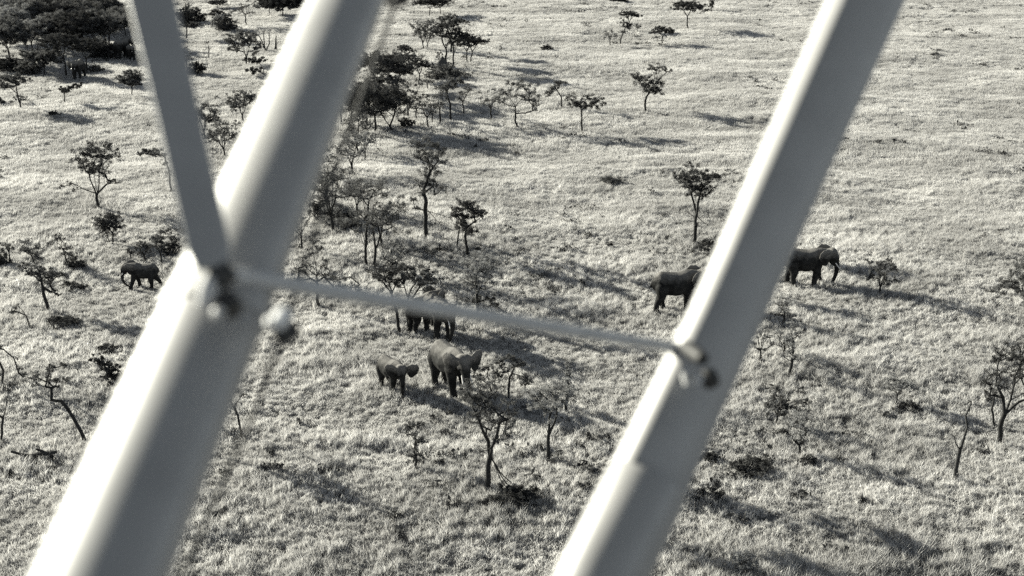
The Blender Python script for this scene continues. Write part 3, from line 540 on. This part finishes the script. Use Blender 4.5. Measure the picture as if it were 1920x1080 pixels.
T(303, 500, 66, 56, 'umb', 'arching acacia behind the walking calf beside the strut', leaf='m', dens=1.5, clumps=[(-6, 56, 8), (4, 62, 7), (14, 64, 7), (24, 60, 7), (32, 54, 7), (-8, 44, 8), (0, 48, 7), (-4, 34, 6), (30, 44, 5)], limbs=[[(0, 0), (0, 24), (2, 44), (10, 60), (26, 60)], [(2, 30), (-6, 46)]])
T(272, 489, 34, 30, 'vase', 'small grey bush tree right behind the calf', leaf='m')
T(246, 488, 26, 14, 'bare', 'tiny bare sapling behind the head of the calf', leaf='m')
T(322, 478, 28, 30, 'shrub', 'dark bush between the calf and the strut', leaf='d')
T(140, 543, 18, 44, 'shrub', 'low dark bush between the crooked acacia and the calf', leaf='d')
T(120, 611, 18, 54, 'shrub', 'low sprawling dark bush under the tall crooked acacia', leaf='d', dens=.7)
T(160, 831, 146, 100, 'bare', 'long bare trunk leaning left with a twisted upper fork, lower left', limbs=[[(0, 0), (-6, 22), (-20, 48), (-40, 72), (-50, 84), (-52, 100), (-54, 108)], [(-52, 100), (-66, 112), (-84, 122), (-98, 130)], [(-52, 104), (-52, 128), (-50, 144), (-36, 140), (-24, 140)]], clumps=[(-72, 116, 6), (-80, 122, 6), (-60, 110, 6), (-44, 142, 6), (-30, 138, 5), (-54, 122, 4), (-46, 110, 5), (-48, 100, 5)], leaf='m', dens=1.5, r=.13)
T(2, 832, 88, 80, 'bare', 'bent tree arching right from the left edge, lower left', limbs=[[(0, 0), (6, 34), (14, 60), (22, 74), (44, 84)], [(10, 46), (-2, 70)]], clumps=[(2, 74, 7), (-6, 60, 7), (8, 84, 7), (18, 84, 6), (2, 56, 6)], leaf='p', dens=.9)
T(2, 728, 84, 70, 'bare', 'bare arching tree at the left edge with a bough bending to the ground', limbs=[[(0, 0), (4, 30), (2, 60), (4, 76), (14, 72), (28, 54), (38, 30), (42, 18)]], clumps=[(0, 80, 7), (8, 80, 6), (40, 22, 5), (4, 64, 5), (34, 34, 4)], leaf='m')
T(222, 716, 44, 66, 'bare', 'fallen dark thorn tree lying beside the lower left strut', leaf='d', dens=4, limbs=[[(0, 0), (-14, 12), (-30, 26), (-48, 40)], [(-8, 8), (-20, 34)]], clumps=[(-10, 12, 9), (-20, 20, 9), (-30, 28, 9), (-44, 38, 7), (-2, 16, 9), (-14, 28, 7), (2, 28, 6)], name='fallen_tree')
T(205, 660, 10, 50, 'shrub', 'low dark tussock above the fallen dark thorn tree', leaf='d')
T(38, 204, 66, 56, 'umb', 'sparse flat acacia at the left edge below the thicket', leaf='m', dens=1.3, lean=-8)
T(40, 196, 18, 30, 'bare', 'tiny grey bush beside the stem of the sparse flat acacia', leaf='m')
T(123, 193, 42, 44, 'bare', 'small forked tree shaped like a cup below the far elephant', leaf='d', dens=2, limbs=[[(0, 0), (-2, 16), (-10, 26), (-12, 38)], [(0, 14), (10, 26), (24, 36)]], clumps=[(20, 36, 6), (26, 34, 5), (8, 26, 6), (0, 22, 6), (-4, 26, 5), (14, 30, 5)])
T(248, 180, 46, 40, 'dense', 'small ragged bush tree left of the thin brace', leaf='m', dens=1.3)
T(100, 218, 10, 22, 'shrub', 'small dark tussock on open ground below the cup shaped tree', leaf='d')
T(2, 196, 14, 16, 'shrub', 'dark tussock at the left edge, below the flat acacia', leaf='d')
T(322, 362, 84, 80, 'bare', 'thin tree bent over to the left, just left of the thin brace', limbs=[[(0, 0), (0, 40), (-8, 64), (-22, 74), (-46, 72)]], clumps=[(-24, 74, 7), (-34, 76, 7), (-44, 72, 7), (-16, 70, 6), (-50, 76, 5)], leaf='m', dens=3)
T(462, 122, 60, 62, 'vase', 'round lacy acacia between the brace and the strut', leaf='m', dens=1.5)
T(462, 48, 50, 54, 'bare', 'bare fan shaped tree at the top between the brace and the strut', leaf='m')
T(422, 296, 70, 70, 'vase', 'round bare crowned acacia low in the gap between brace and strut', leaf='m', dens=.9)
T(384, 262, 66, 56, 'vase', 'bushy acacia touching the right edge of the brace', leaf='m', dens=1.3)
T(456, 230, 58, 58, 'vase', 'lacy acacia touching the upper edge of the left strut', leaf='m', dens=1.2)
T(392, 111, 34, 14, 'snag', 'lone thin dead snag with short side stubs, in the gap between brace and strut', limbs=[[(0, 0), (1, 12), (0, 33)], [(0, 22), (-7, 16)]], clumps=[], r=.09, group='dead trees')
T(498, 96, 40, 28, 'snag', 'dead multi stemmed stump touching the left strut near the top', limbs=[[(0, 0), (-2, 20), (0, 38)], [(0, 0), (8, 14), (8, 36)], [(0, 0), (-6, 16), (-10, 28), (-20, 32)]], clumps=[], r=.2, group='dead trees')
T(516, 94, 26, 10, 'snag', 'short thick dead post stump beside the left strut near the top', limbs=[[(0, 0), (2, 12), (4, 26)]], clumps=[], r=.26, group='dead trees')
T(497, 142, 36, 46, 'bare', 'dark low bough forking left beside the left strut', limbs=[[(0, 0), (-4, 14), (-14, 28)], [(0, 4), (-16, 8), (-30, 12)]], clumps=[(-14, 30, 7), (-24, 32, 7), (-28, 12, 7), (-16, 10, 6), (-4, 30, 5)], leaf='d', dens=2.5)
T(362, 42, 28, 40, 'shrub', 'dark rounded bush at the top right of the brace', leaf='d')
T(408, 16, 14, 30, 'umb', 'tiny umbrella bush in the gap at the top edge', leaf='d')
T(426, 58, 30, 34, 'shrub', 'black bush with pale shrubby left flank, top gap', leaf='d')
T(410, 52, 24, 24, 'shrub', 'pale bush leaning on the black bush in the top gap', leaf='p')
T(406, 30, 12, 24, 'shrub', 'small low dark bush above the black bush in the top gap', leaf='d')
T(368, 140, 24, 30, 'shrub', 'dark bush against the right side of the brace', leaf='d')
T(352, 138, 54, 26, 'bare', 'bare twiggy tree against the right side of the brace', leaf='m')
T(356, 52, 12, 30, 'shrub', 'low grey bush below the rounded bush beside the brace', leaf='m')
T(530, 32, 44, 72, 'dense', 'dense dark tree at the top beside the left strut', leaf='d', dens=1.2)
T(505, 28, 36, 30, 'dense', 'grey bush tree left of the dense dark tree at the top', leaf='m', dens=1.4)
T(350, 72, 60, 30, 'dense', 'dark tree behind the brace at the top', leaf='d')
T(390, -6, 20, 50, 'shrub', 'dark far shrub at the top edge right of the brace', leaf='d')
T(350, -8, 24, 40, 'shrub', 'dark far shrub at the top edge touching the brace', leaf='d')
T(1160, 4, 8, 30, 'shrub', 'dark low bush on the top edge, centre right', leaf='d')
T(1080, 2, 8, 22, 'shrub', 'small dark low bush on the top edge, centre', leaf='d')
T(1025, 95, 10, 22, 'shrub', 'small dark bush alone on bright grass, upper centre', leaf='d')
T(1147, 346, 16, 36, 'shrub', 'low wispy thorn bush in open grass, centre right', leaf='m', dens=.5)
T(1052, 132, 10, 5, 'snag', 'tiny upright stump on bright grass, upper centre', limbs=[[(0, 0), (0, 9)]], clumps=[], r=.07, name='tree_stump', cat='stump', group='dead trees')
T(905, 470, 8, 24, 'shrub', 'small dark tussock right of the dense three stemmed acacia', leaf='d')
T(835, 146, 22, 62, 'shrub', 'dark tangled fallen branches below the grove', leaf='m', dens=.45)
# --- the thicket, upper left
TH = [(20, 118, 78, 84), (62, 100, 62, 70), (108, 92, 66, 76), (160, 98, 74, 80), (206, 92, 74, 96), (236, 70, 50, 60), (8, 82, 66, 90), (52, 66, 60, 80), (100, 60, 58, 90), (150, 62, 60, 80), (196, 50, 56, 70), (20, 46, 58, 90), (70, 34, 54, 80), (120, 28, 50, 80), (168, 26, 48, 80), (212, 14, 40, 60), (30, 12, 50, 80), (80, 4, 44, 80), (135, -4, 44, 80), (185, -8, 40, 70), (240, -14, 40, 60)]
ORD = ['leftmost', 'second from the left edge', 'third from the left edge', 'fourth from the left edge', 'fifth from the left edge', 'rightmost, beside the brace']
THW = ['%s, front row' % v for v in ORD]+['%s, second row' % v for v in ORD[:5]]+['%s, third row' % v for v in ORD[:5]]+['%s, top edge' % v for v in ORD[:4]+['fifth from the left edge']]
for q_, (a_, b_, c_, e_) in enumerate(TH):
    T(a_, b_, c_, e_, 'dense', 'thicket tree with a rounded %s crown, %s' % (['grey', 'pale', 'grey', 'dark', 'grey'][q_ % 5], THW[q_]), leaf=['m', 'p', 'm', 'd', 'm'][q_ % 5], dens=.9, seed=q_, name='thicket_tree', group='trees of the dense thicket')
T(125, 147, 84, 74, 'umb', 'tall clear trunked acacia before the thicket, left of the far elephant', leaf='d', dens=1.3)
T(163, 139, 66, 60, 'umb', 'acacia with a leaning trunk at the front of the thicket, right of the far elephant', leaf='d', lean=8)
T(83, 144, 52, 60, 'dense', 'low grey acacia with a thin slanting stem at the front of the thicket', leaf='m', dens=1.2)
T(58, 142, 30, 40, 'shrub', 'grey bush at the front left of the thicket', leaf='m')
T(22, 134, 26, 70, 'shrub', 'black bush in the deep shade at the left edge of the thicket', leaf='d')
T(194, 110, 34, 46, 'shrub', 'black bush under the last big tree of the thicket, left of two elephants', leaf='d')
T(184, 92, 26, 30, 'shrub', 'pale sunlit bush inside the thicket, left of two elephants', leaf='p')
T(180, 136, 14, 26, 'shrub', 'small grey bush at the foot of the leaning trunk by the far elephant', leaf='m', dens=.5)

T(596, 330, 70, 50, 'vase', 'fine twigged acacia at the right edge of the left strut, above the open branched one', leaf='m', dens=.9)
T(684, 300, 56, 44, 'vase', 'small lacy acacia at the lower edge of the long shadow beside the left strut', leaf='p', dens=.8)
T(566, 470, 80, 52, 'bare', 'twiggy grey acacia touching the left strut above the thin rod', leaf='m', dens=1.6)
T(742, 520, 70, 60, 'vase', 'pale feathery acacia behind the flat crowned one above the rod', leaf='p', dens=.8)
T(668, 404, 74, 60, 'vase', 'pale lacy acacia between the dark shrub and the wide lacy acacia', leaf='p', dens=.7)
T(640, 232, 60, 50, 'umb', 'dark acacia showing past the left strut beside the dense cluster', leaf='d')
T(780, 226, 54, 50, 'bare', 'fine twigged leaning acacia among the bare trees, upper middle', leaf='m', dens=1.5)
T(730, 206, 66, 60, 'umb', 'grey flat acacia squeezed between the wide crown and the dense cluster', leaf='m', dens=1.2)
T(716, 470, 96, 54, 'vase', 'slender grey acacia behind the wide lacy acacia, above the rod', leaf='m', dens=.8)
T(612, 392, 92, 56, 'vase', 'tall feathery acacia rising against the right edge of the left strut', leaf='m', dens=.8)
T(672, 288, 76, 56, 'vase', 'feathery grey acacia on the long shadow next to the left strut', leaf='m', dens=.9)
T(690, 240, 70, 70, 'bare', 'tangled bare acacia below the dense cluster beside the left strut', leaf='m', dens=1.6)
T(752, 150, 52, 54, 'umb', 'grey umbrella acacia peeping over the right end of the wide flat crown', leaf='m', dens=1.1)
T(836, 190, 52, 44, 'bare', 'twiggy thorn tree standing below the termite mound', leaf='m', dens=1.4)
# trees standing behind the struts, known by the shadows they throw
T(1196, 902, 165, 64, 'dense', 'dark acacia behind the right strut, known by its broad shadow lower right', leaf='d', lean=74)
T(1128, 990, 150, 60, 'dense', 'dark acacia behind the foot of the right strut, throwing the lowest shadow', leaf='d', lean=92)
T(372, 850, 140, 58, 'dense', 'dark acacia hidden behind the lower left strut', leaf='d', lean=20)
T(1380, 560, 86, 40, 'dense', 'dark acacia hidden behind the right strut between two elephants', leaf='d', lean=20)

# termite mound at the grove
bb, dd = gp(828, 128)
mv = ICO_V0 = None
t = thing('termite_mound', 'dark pointed termite mound at the foot of the leaning grove', 'termite mound', bb)
import bmesh
bm = bmesh.new(); bmesh.ops.create_icosphere(bm, subdivisions=4, radius=1)
for v in bm.verts:
    p = v.co.copy(); k_ = max(0, p.z)
    pk = math.exp(-((p.x-.1)**2+p.y**2)*9)
    s_ = 1+.18*noise.noise(p*2.3)
    v.co = Vector((p.x*1.6*s_-.3*(1-k_), p.y*.9*s_, p.z*.55*s_+pk*1.0*(1 if p.z > 0 else 0)))
me_ = bpy.data.meshes.new('mound'); bm.to_mesh(me_); bm.free(); me_.materials.append(M_EARTH)
part('mound', me_, t)

# fallen log, lower left
bb, dd = gp(58, 868)
sk = Skel(random.Random(3)); s_ = dd/F
sk.P[0] = Vector((-56*s_, .25, .12))
e_ = sk.path(0, [(-20*s_, 0, .30), (10*s_, .1, .42), (47*s_, .3, .50)], .05); sk.path(3, [Vector((-30*s_, -.2, .75))], .03); sk.path(5, [Vector((14*s_, 0, .78))], .03)
t = thing('fallen_log', 'fallen bare log lying over dark undergrowth at the lower left edge', 'log', bb)
part('trunk', sk.mesh(M_DEAD, .06, .13, 6), t)
T(62, 886, 12, 110, 'shrub', 'dark low undergrowth beneath the fallen log', leaf='d', dens=.6)


# ------------------------------------------------------------------ elephants
def ico(sub=2):
    import bmesh
    bm = bmesh.new(); bmesh.ops.create_icosphere(bm, subdivisions=sub, radius=1)
    V_ = np.array([v.co[:] for v in bm.verts]); F_ = np.array([[v.index for v in f.verts] for f in bm.faces]); bm.free(); return V_, F_
ICO_V, ICO_F = ico(2)

EAR = [(0, .32), (.12, .55), (.45, .66), (.82, .55), (1.02, .2), (1.0, -.2), (.82, -.55), (.5, -.85), (.28, -.8), (.12, -.45), (0, -.15)]
def elephant(x, y, yaw, size, label, legs=(0, 0, 0, 0), head=(0, 0), ears=(25, 25), trunk=None, tusk=.6, voxel=.05, tail=.15, headup=0.0):
    """yaw: direction it faces (degrees, 0 = to the right of the photograph, 90 = away); legs: stride of front left, front right, hind left, hind right"""
    base, dep = gp(x, y)
    B = []                                                 # blobs: centre, radii
    def blob(c, r): B.append((np.array(c, float), np.array(r, float) if hasattr(r, '__len__') else np.array([r]*3, float)))
    def chain(pts, dens=.28):
        for (c0, r0), (c1, r1) in zip(pts[:-1], pts[1:]):
            c0 = np.array(c0, float); c1 = np.array(c1, float); L = np.linalg.norm(c1-c0); n_ = max(2, int(L/(min(np.mean(r0), np.mean(r1))*dens)))
            for k_ in range(n_+1):
                t_ = k_/n_; blob(c0*(1-t_)+c1*t_, np.array(r0)*(1-t_)+np.array(r1)*t_)
    R = lambda ry, rz, rx=.45: np.array([rx, ry, rz])
    chain([((-1.34, 0, 1.90), R(.24, .42, .24)), ((-1.16, 0, 1.95), R(.44, .60, .34)), ((-.95, 0, 1.98), R(.60, .78)), ((-.45, 0, 1.90), R(.72, .80)), ((.1, 0, 1.86), R(.76, .82)), ((.6, 0, 1.98), R(.66, .84)), ((.98, 0, 2.12), R(.48, .70, .36)), ((1.3, 0, 2.3), R(.34, .48, .3))], .11)
    hp = Matrix.Translation((1.3, 0, 2.3)) @ Matrix.Rotation(math.radians(head[0]), 4, 'Z') @ Matrix.Rotation(math.radians(head[1]), 4, 'Y') @ Matrix.Translation((-1.3, 0, -2.3))
    def H_(p): return np.array((hp @ Vector(p))[:])
    Rh = np.array(hp.to_3x3())
    hb = []
    def hchain(pts):
        chain([(H_(c), r_) for c, r_ in pts], .3)
    hchain([((1.3, 0, 2.3), .42), ((1.72, 0, 2.52), .40)])
    for sy in (-.12, .12): blob(H_((1.72, sy, 2.62)), .30)
    hchain([((1.75, 0, 2.55), .36), ((2.02, 0, 2.25), .30), ((2.14, 0, 1.98), .23)])
    hchain([((1.75, 0, 2.2), .30), ((1.95, 0, 1.82), .15)])
    for sy in (-.2, .2): blob(H_((1.85, sy, 2.25)), .2)
    tr = trunk or [(2.28, 0, 1.6), (2.32, 0, 1.15), (2.28, 0, .7), (2.16, 0, .35)]
    rr = [.23, .19, .15, .125, .10, .085]
    pts = [((2.14, 0, 1.98), .23)]+[(p, rr[min(k_+1, 5)]) for k_, p in enumerate(tr)]
    hchain(pts)
    for i_, (lx, ly) in enumerate([(.82, .36), (.82, -.36), (-.98, .38), (-.98, -.38)]):
        s_ = legs[i_]; li = abs(s_)*.10
        if i_ < 2: chain([((lx, ly*.9, 1.75), .36), ((lx+s_*.35, ly, 1.1), .25), ((lx+s_*.7-.03, ly, .6+li*.3), .195), ((lx+s_, ly, .16+li*.3), .215), ((lx+s_+.02, ly, .05+li*.3), .20)])
        else: chain([((lx+.05, ly*.85, 1.75), .45), ((lx+.14+s_*.4, ly, 1.12), .30), ((lx-.04+s_*.8, ly, .62+li*.5), .19), ((lx+s_, ly, .16+li*.5), .20), ((lx+s_+.04, ly, .05+li*.5), .19)])
    chain([((-1.46, 0, 2.25), .07), ((-1.62, 0, 1.85), .045), ((-1.62-tail, 0, 1.3), .04), ((-1.6-tail, 0, 1.05), .06)], .5)
    n_ = len(ICO_V); Vs = []; Fs = []
    for k_, (c, r_) in enumerate(B): Vs.append(ICO_V*r_+c); Fs.append(ICO_F+n_*k_)
    V_ = np.concatenate(Vs); F_ = list(map(tuple, np.concatenate(Fs)))
    V_ = [tuple(v) for v in V_]
    for sd_, ea in ((1, ears[0]), (-1, ears[1])):          # ears: curved slabs hinged at the side of the head
        an = math.radians(ea); b0 = len(V_); m_ = len(EAR)
        cen = (.48, -.05)
        rings = [(1.0, .045), (.55, .055), (.02, .06)]
        for sgn in (1, -1):
            for f_, th in rings:
                for (u, v) in EAR:
                    uu = cen[0]+(u-cen[0])*f_; vv = cen[1]+(v-cen[1])*f_
                    cu = .14*math.sin(uu*2.4)+.06*math.sin(vv*4)
                    du = uu*math.cos(an)-cu*math.sin(an)*.5; dw = uu*math.sin(an)+cu*math.cos(an)*.5
                    p = (1.72-du+sgn*th*math.sin(an), sd_*(.36+dw+sgn*th*math.cos(an)), 2.38+vv*.84)
                    V_.append(tuple(H_(p)))
        K = len(rings)
        def idx(sg, rg, j_): return b0+sg*K*m_+rg*m_+(j_ % m_)
        for j_ in range(m_):
            for sg in (0, 1):
                for rg in range(K-1):
                    q_ = (idx(sg, rg, j_), idx(sg, rg, j_+1), idx(sg, rg+1, j_+1), idx(sg, rg+1, j_))
                    F_ += [(q_[0], q_[1], q_[2]), (q_[0], q_[2], q_[3])] if sg == 0 else [(q_[0], q_[2], q_[1]), (q_[0], q_[3], q_[2])]
            q_ = (idx(0, 0, j_), idx(1, 0, j_), idx(1, 0, j_+1), idx(0, 0, j_+1)); F_ += [(q_[0], q_[1], q_[2]), (q_[0], q_[2], q_[3])]
        for sg in (0, 1):
            F_ += [(idx(sg, K-1, 0), idx(sg, K-1, j_), idx(sg, K-1, j_+1)) if sg == 0 else (idx(sg, K-1, 0), idx(sg, K-1, j_+1), idx(sg, K-1, j_)) for j_ in range(1, m_-1)]
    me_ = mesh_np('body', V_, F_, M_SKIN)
    tmp = bpy.data.objects.new('body', me_); COL.objects.link(tmp)
    rm = tmp.modifiers.new('r', 'REMESH'); rm.mode = 'VOXEL'; rm.voxel_size = voxel; rm.use_smooth_shade = True
    sm = tmp.modifiers.new('s', 'SMOOTH'); sm.iterations = 7; sm.factor = .5
    dg = bpy.context.evaluated_depsgraph_get(); ev = tmp.evaluated_get(dg); nm = bpy.data.meshes.new_from_object(ev)
    bpy.data.objects.remove(tmp); nm.name = 'body'
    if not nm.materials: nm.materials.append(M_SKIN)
    t = thing('elephant', label, 'elephant', base, 'elephants crossing the grassland')
    t.rotation_euler.z = math.radians(yaw); k_ = size/2.95; t.scale = (k_, k_, k_)
    part('body', nm, t)
    if tusk > 0:
        for sy in (-1, 1):
            Vt, Ft = [], []; pr = None
            for q_ in range(6):
                f_ = q_/5; c = H_((2.1+.42*f_*tusk*1.6, sy*(.19+.10*f_), 1.95-.55*f_*tusk*1.4+.25*f_*f_*tusk)); r_ = .06*(1-f_*.8)
                for j_ in range(6): Vt.append(c+np.array([math.cos(j_*1.0472)*r_*.6, math.sin(j_*1.0472)*r_, math.cos(j_*1.0472)*r_*.8]))
            for q_ in range(5):
                for j_ in range(6): Ft.append((q_*6+j_, q_*6+(j_+1) % 6, q_*6+6+(j_+1) % 6, q_*6+6+j_))
            part('tusk', mesh_np('tusk', Vt, Ft, M_IVORY, True), t)
    for sy in (-1, 1):
        c = H_((2.0, sy*.30, 2.28)); part('eye', mesh_np('eye', ICO_V*.045+c, ICO_F, M_EYE, True), t)
    return t

elephant(272, 541, 183, 2.0, 'young elephant striding left beside the left strut, trunk curled towards its front foot', legs=(.55, -.25, .25, -.55), ears=(12, 12),
         head=(0, 12), trunk=[(2.32, 0, 1.62), (2.42, 0, 1.2), (2.36, 0, .8), (2.1, 0, .45), (1.95, 0, .36)], tusk=.3, tail=.3)
elephant(793, 619, 48, 2.55, 'elephant with its rump turned to the left, half hidden behind another under the thin rod', ears=(20, 20), legs=(.1, -.1, .15, -.15), head=(0, 15))
elephant(821, 630, -62, 2.85, 'front elephant of the pair standing close together behind the thin rod', ears=(35, 30), legs=(.15, -.2, -.1, .1), head=(5, 14))
elephant(735, 733, -52, 2.15, 'small elephant calf with ears spread wide, beside the big tusker', ears=(84, 50), legs=(.2, -.1, -.1, .15), head=(-24, 12), tusk=.25,
         trunk=[(2.24, 0, 1.6), (2.24, 0, 1.15), (2.16, 0, .7), (2.05, 0, .35)], voxel=.045)
elephant(843, 736, -58, 3.1, 'large tusker facing the camera with its trunk curled under, pale sunlit rump', ears=(52, 28), legs=(.1, .3, -.25, .1), head=(-12, 8), tusk=.9,
         trunk=[(2.38, 0, 1.55), (2.5, 0, 1.05), (2.42, 0, .62), (2.1, 0, .38), (1.85, 0, .42)], voxel=.045)
elephant(1264, 583, 6, 3.0, 'elephant seen from its left side walking towards the right strut, its head behind the strut', ears=(10, 30), legs=(.1, -.1, .3, -.3), head=(0, 10))
elephant(1506, 536, -6, 2.95, 'elephant emerging right of the right strut with trunk hanging to the grass', ears=(10, 24), legs=(.35, -.15, -.1, .3), head=(0, 10), tusk=.7,
         trunk=[(2.32, 0, 1.6), (2.36, 0, 1.15), (2.32, 0, .7), (2.22, 0, .3)])
elephant(231, 111, 62, 2.9, 'elephant with pale back at the thicket edge beside the thin brace', ears=(30, 30), tusk=.4, voxel=.07)
elephant(246, 113, -60, 2.2, 'small dark elephant standing in front of another at the thicket edge', ears=(30, 30), tusk=.2, voxel=.07)
elephant(150, 148, -92, 2.6, 'distant elephant facing the camera between two acacia trunks below the thicket', ears=(55, 55), tusk=.4, voxel=.07)

# ------------------------------------------------------------------ the aircraft's wing struts, a metre or two from the lens
def cp(px, py, d): return C0 + ray(px, py)*d
air = thing('wing_strut_frame', 'blurred painted wing struts of a light aircraft joined by a thin rod', 'aircraft struts', cp(960, 540, 1.4))
AIRI = Matrix.Translation(air.location).inverted()

def sweep(name, pts, radii, mat, section=None, sides=28, cap=True, smooth=True):
    """tube through world points; section: list of (right, near) in units of the radius, 'near' points to the lens"""
    sec = section or [(math.cos(6.28318*k_/sides), math.sin(6.28318*k_/sides)) for k_ in range(sides)]
    n_ = len(sec); V_, F_ = [], []
    for i_, p in enumerate(pts):
        ax = (pts[min(i_+1, len(pts)-1)]-pts[max(i_-1, 0)]).normalized()
        tow = -FWD; e2 = (tow-ax*tow.dot(ax)).normalized(); e1 = ax.cross(e2)
        if e1.dot(RT) < 0: e1 = -e1
        for (a_, b_) in sec: V_.append(AIRI @ (p+(e1*a_+e2*b_)*radii[i_]))
    for i_ in range(len(pts)-1):
        for k_ in range(n_): F_.append((i_*n_+k_, i_*n_+(k_+1) % n_, (i_+1)*n_+(k_+1) % n_, (i_+1)*n_+k_))
    if cap:
        for i_ in (0, len(pts)-1):
            c = AIRI @ pts[i_]; V_.append(c); ci_ = len(V_)-1
            for k_ in range(n_): F_.append((i_*n_+k_, i_*n_+(k_+1) % n_, ci_, ci_))
    me_ = bpy.data.meshes.new(name); me_.from_pydata([tuple(v) for v in V_], [], [tuple(dict.fromkeys(f)) for f in F_]); me_.materials.append(mat)
    import bmesh
    bm = bmesh.new(); bm.from_mesh(me_); bmesh.ops.recalc_face_normals(bm, faces=bm.faces); bm.to_mesh(me_); bm.free()
    if smooth:
        me_.polygons.foreach_set('use_smooth', np.ones(len(me_.polygons), bool))
        try: me_.set_sharp_from_angle(angle=math.radians(40))
        except Exception: pass
    return part(name, me_, air)

# left strut: edges (572,0)-(42,1080) and (728,0)-(330,1080) in the photograph
RL = .055
def LS(y_):
    f_ = y_/1080; inv = 1/1.5+(1/1.04-1/1.5)*f_; d_ = 1/inv; return cp(650+(186-650)*f_, y_, d_), d_
RY = [0, 600, 905, 1000, 1080, 1700]; RC = [1624, 1358, 1213.5, 1167, 1127.5, 842]; RW = [150, 147, 166, 172, 178, 205]
def RS(y_):
    f_ = y_/1080; inv = (1/1.81)+(1/1.52-1/1.81)*f_; d_ = 1/inv; 
    c_ = float(np.interp(y_, RY, RC)) if 0 <= y_ <= 1080 else (1624-.443*y_ if y_ < 0 else 1127.5-.46*(y_-1080)); w_ = float(np.interp(y_, RY, RW))
    return cp(c_, y_, d_), w_*.455/F*d_
ys = [-450, -300, 0, 300, 585, 900, 1200, 1700]
SECL = [(math.cos(k_*.15708), .85*math.sin(k_*.15708)+.28*math.cos(k_*.15708)) for k_ in range(40)]
def RLs(v): return LS(v)[1]/F*(71.6+(132-71.6)*v/1080)
sweep('strut', [LS(v)[0] for v in ys], [RLs(v) for v in ys], M_PAINT, section=SECL)
# right strut: streamlined section with a blunt sunlit flank
SEC = [(-1.0, -.35), (-.96, .02), (-.80, .30), (-.62, .52), (-.58, .53), (-.35, .53), (-.1, .49), (.2, .40), (.5, .28), (.8, .12), (1.0, -.05), (.92, -.2), (.6, -.5), (.2, -.75), (-.3, -.85), (-.75, -.7)]
ys2 = [-400, -200, 0, 300, 600, 700, 905]
sweep('strut', [RS(v)[0] for v in ys2], [RS(v)[1] for v in ys2], M_PAINT, section=SEC)
sweep('sleeve', [RS(v)[0] for v in (900, 912, 1080, 1300, 1700)], [RS(v)[1]*k_ for v, k_ in ((900, .99), (912, 1.05), (1080, 1.03), (1300, 1.0), (1700, 1.0))], M_PAINT, sides=40)
# thin brace in front of the left strut
b1, b0 = cp(284, 0, 1.27), cp(396, 490, 1.13)
ax = (b1-b0); sweep('brace', [b0-ax*.02, b0+ax*.05, b0+ax*.5, b1, b1+ax*1.2], [.013, .0175, .0185, .0212, .024], M_PAINT, section=[(a_, b_-.45*a_) for a_, b_ in [(-1, -.22), (-.98, .0), (-.9, .10), (-.5, .16), (0, .18), (.5, .15), (.9, .04), (1, -.1), (.8, -.25), (0, -.34), (-.8, -.32)]])
# thin jury rod between the struts
sweep('jury_rod', [cp(425, 515, 1.17), cp(860, 585, 1.35), cp(1288, 656, 1.63)], [.0082, .0080, .0072], M_ROD, sides=14)
# clamp band on the left strut, its lug and bolts
pL, dL = LS(590); axL = (LS(400)[0]-LS(800)[0]).normalized()
RL = RLs(590)
sweep('clamp_band', [pL-axL*.010, pL+axL*.010], [RL*1.05]*2, M_PAINT, section=SECL)
def nub(name, a_, b_, r_, mat, n_=10): return sweep(name, [a_, a_.lerp(b_, .5), b_], [r_*.9, r_, r_*.8], mat, sides=n_)
d_ = 1.20
nub('lug', cp(500, 606, 1.16), cp(534, 594, 1.07), .006, M_BRIGHT)
nub('bolt', cp(531, 588, 1.075), cp(522, 606, 1.06), .0078, M_BRIGHT)
nub('bolt', cp(546, 612, 1.12), cp(526, 634, 1.11), .0115, M_STEEL)
nub('fork', cp(428, 504, 1.14), cp(396, 534, 1.13), .0125, M_STEEL)
nub('fork', cp(400, 520, 1.13), cp(385, 575, 1.13), .010, M_ROD)
nub('bolt', cp(420, 563, 1.13), cp(438, 583, 1.12), .012, M_STEEL)
nub('bolt', cp(408, 583, 1.115), cp(412, 593, 1.11), .0065, M_ROD)
nub('fork', cp(1286, 650, 1.54), cp(1318, 674, 1.50), .010, M_STEEL)
nub('bolt', cp(1326, 700, 1.53), cp(1336, 722, 1.52), .012, M_STEEL)
nub('fork', cp(1288, 690, 1.55), cp(1292, 722, 1.55), .008, M_ROD)
nub('bolt', cp(1306, 706, 1.52), cp(1311, 718, 1.52), .008, M_ROD)
nub('bolt', cp(742, -14, 1.72), cp(748, 8, 1.72), .018, M_STEEL)
sweep('brake_line', [cp(756, -40, 1.60), cp(704, 110, 1.50), cp(638, 290, 1.40), cp(532, 620, 1.24), cp(486, 750, 1.20), cp(318, 1140, 1.14)], [.0028]*6, M_STEEL, sides=8)
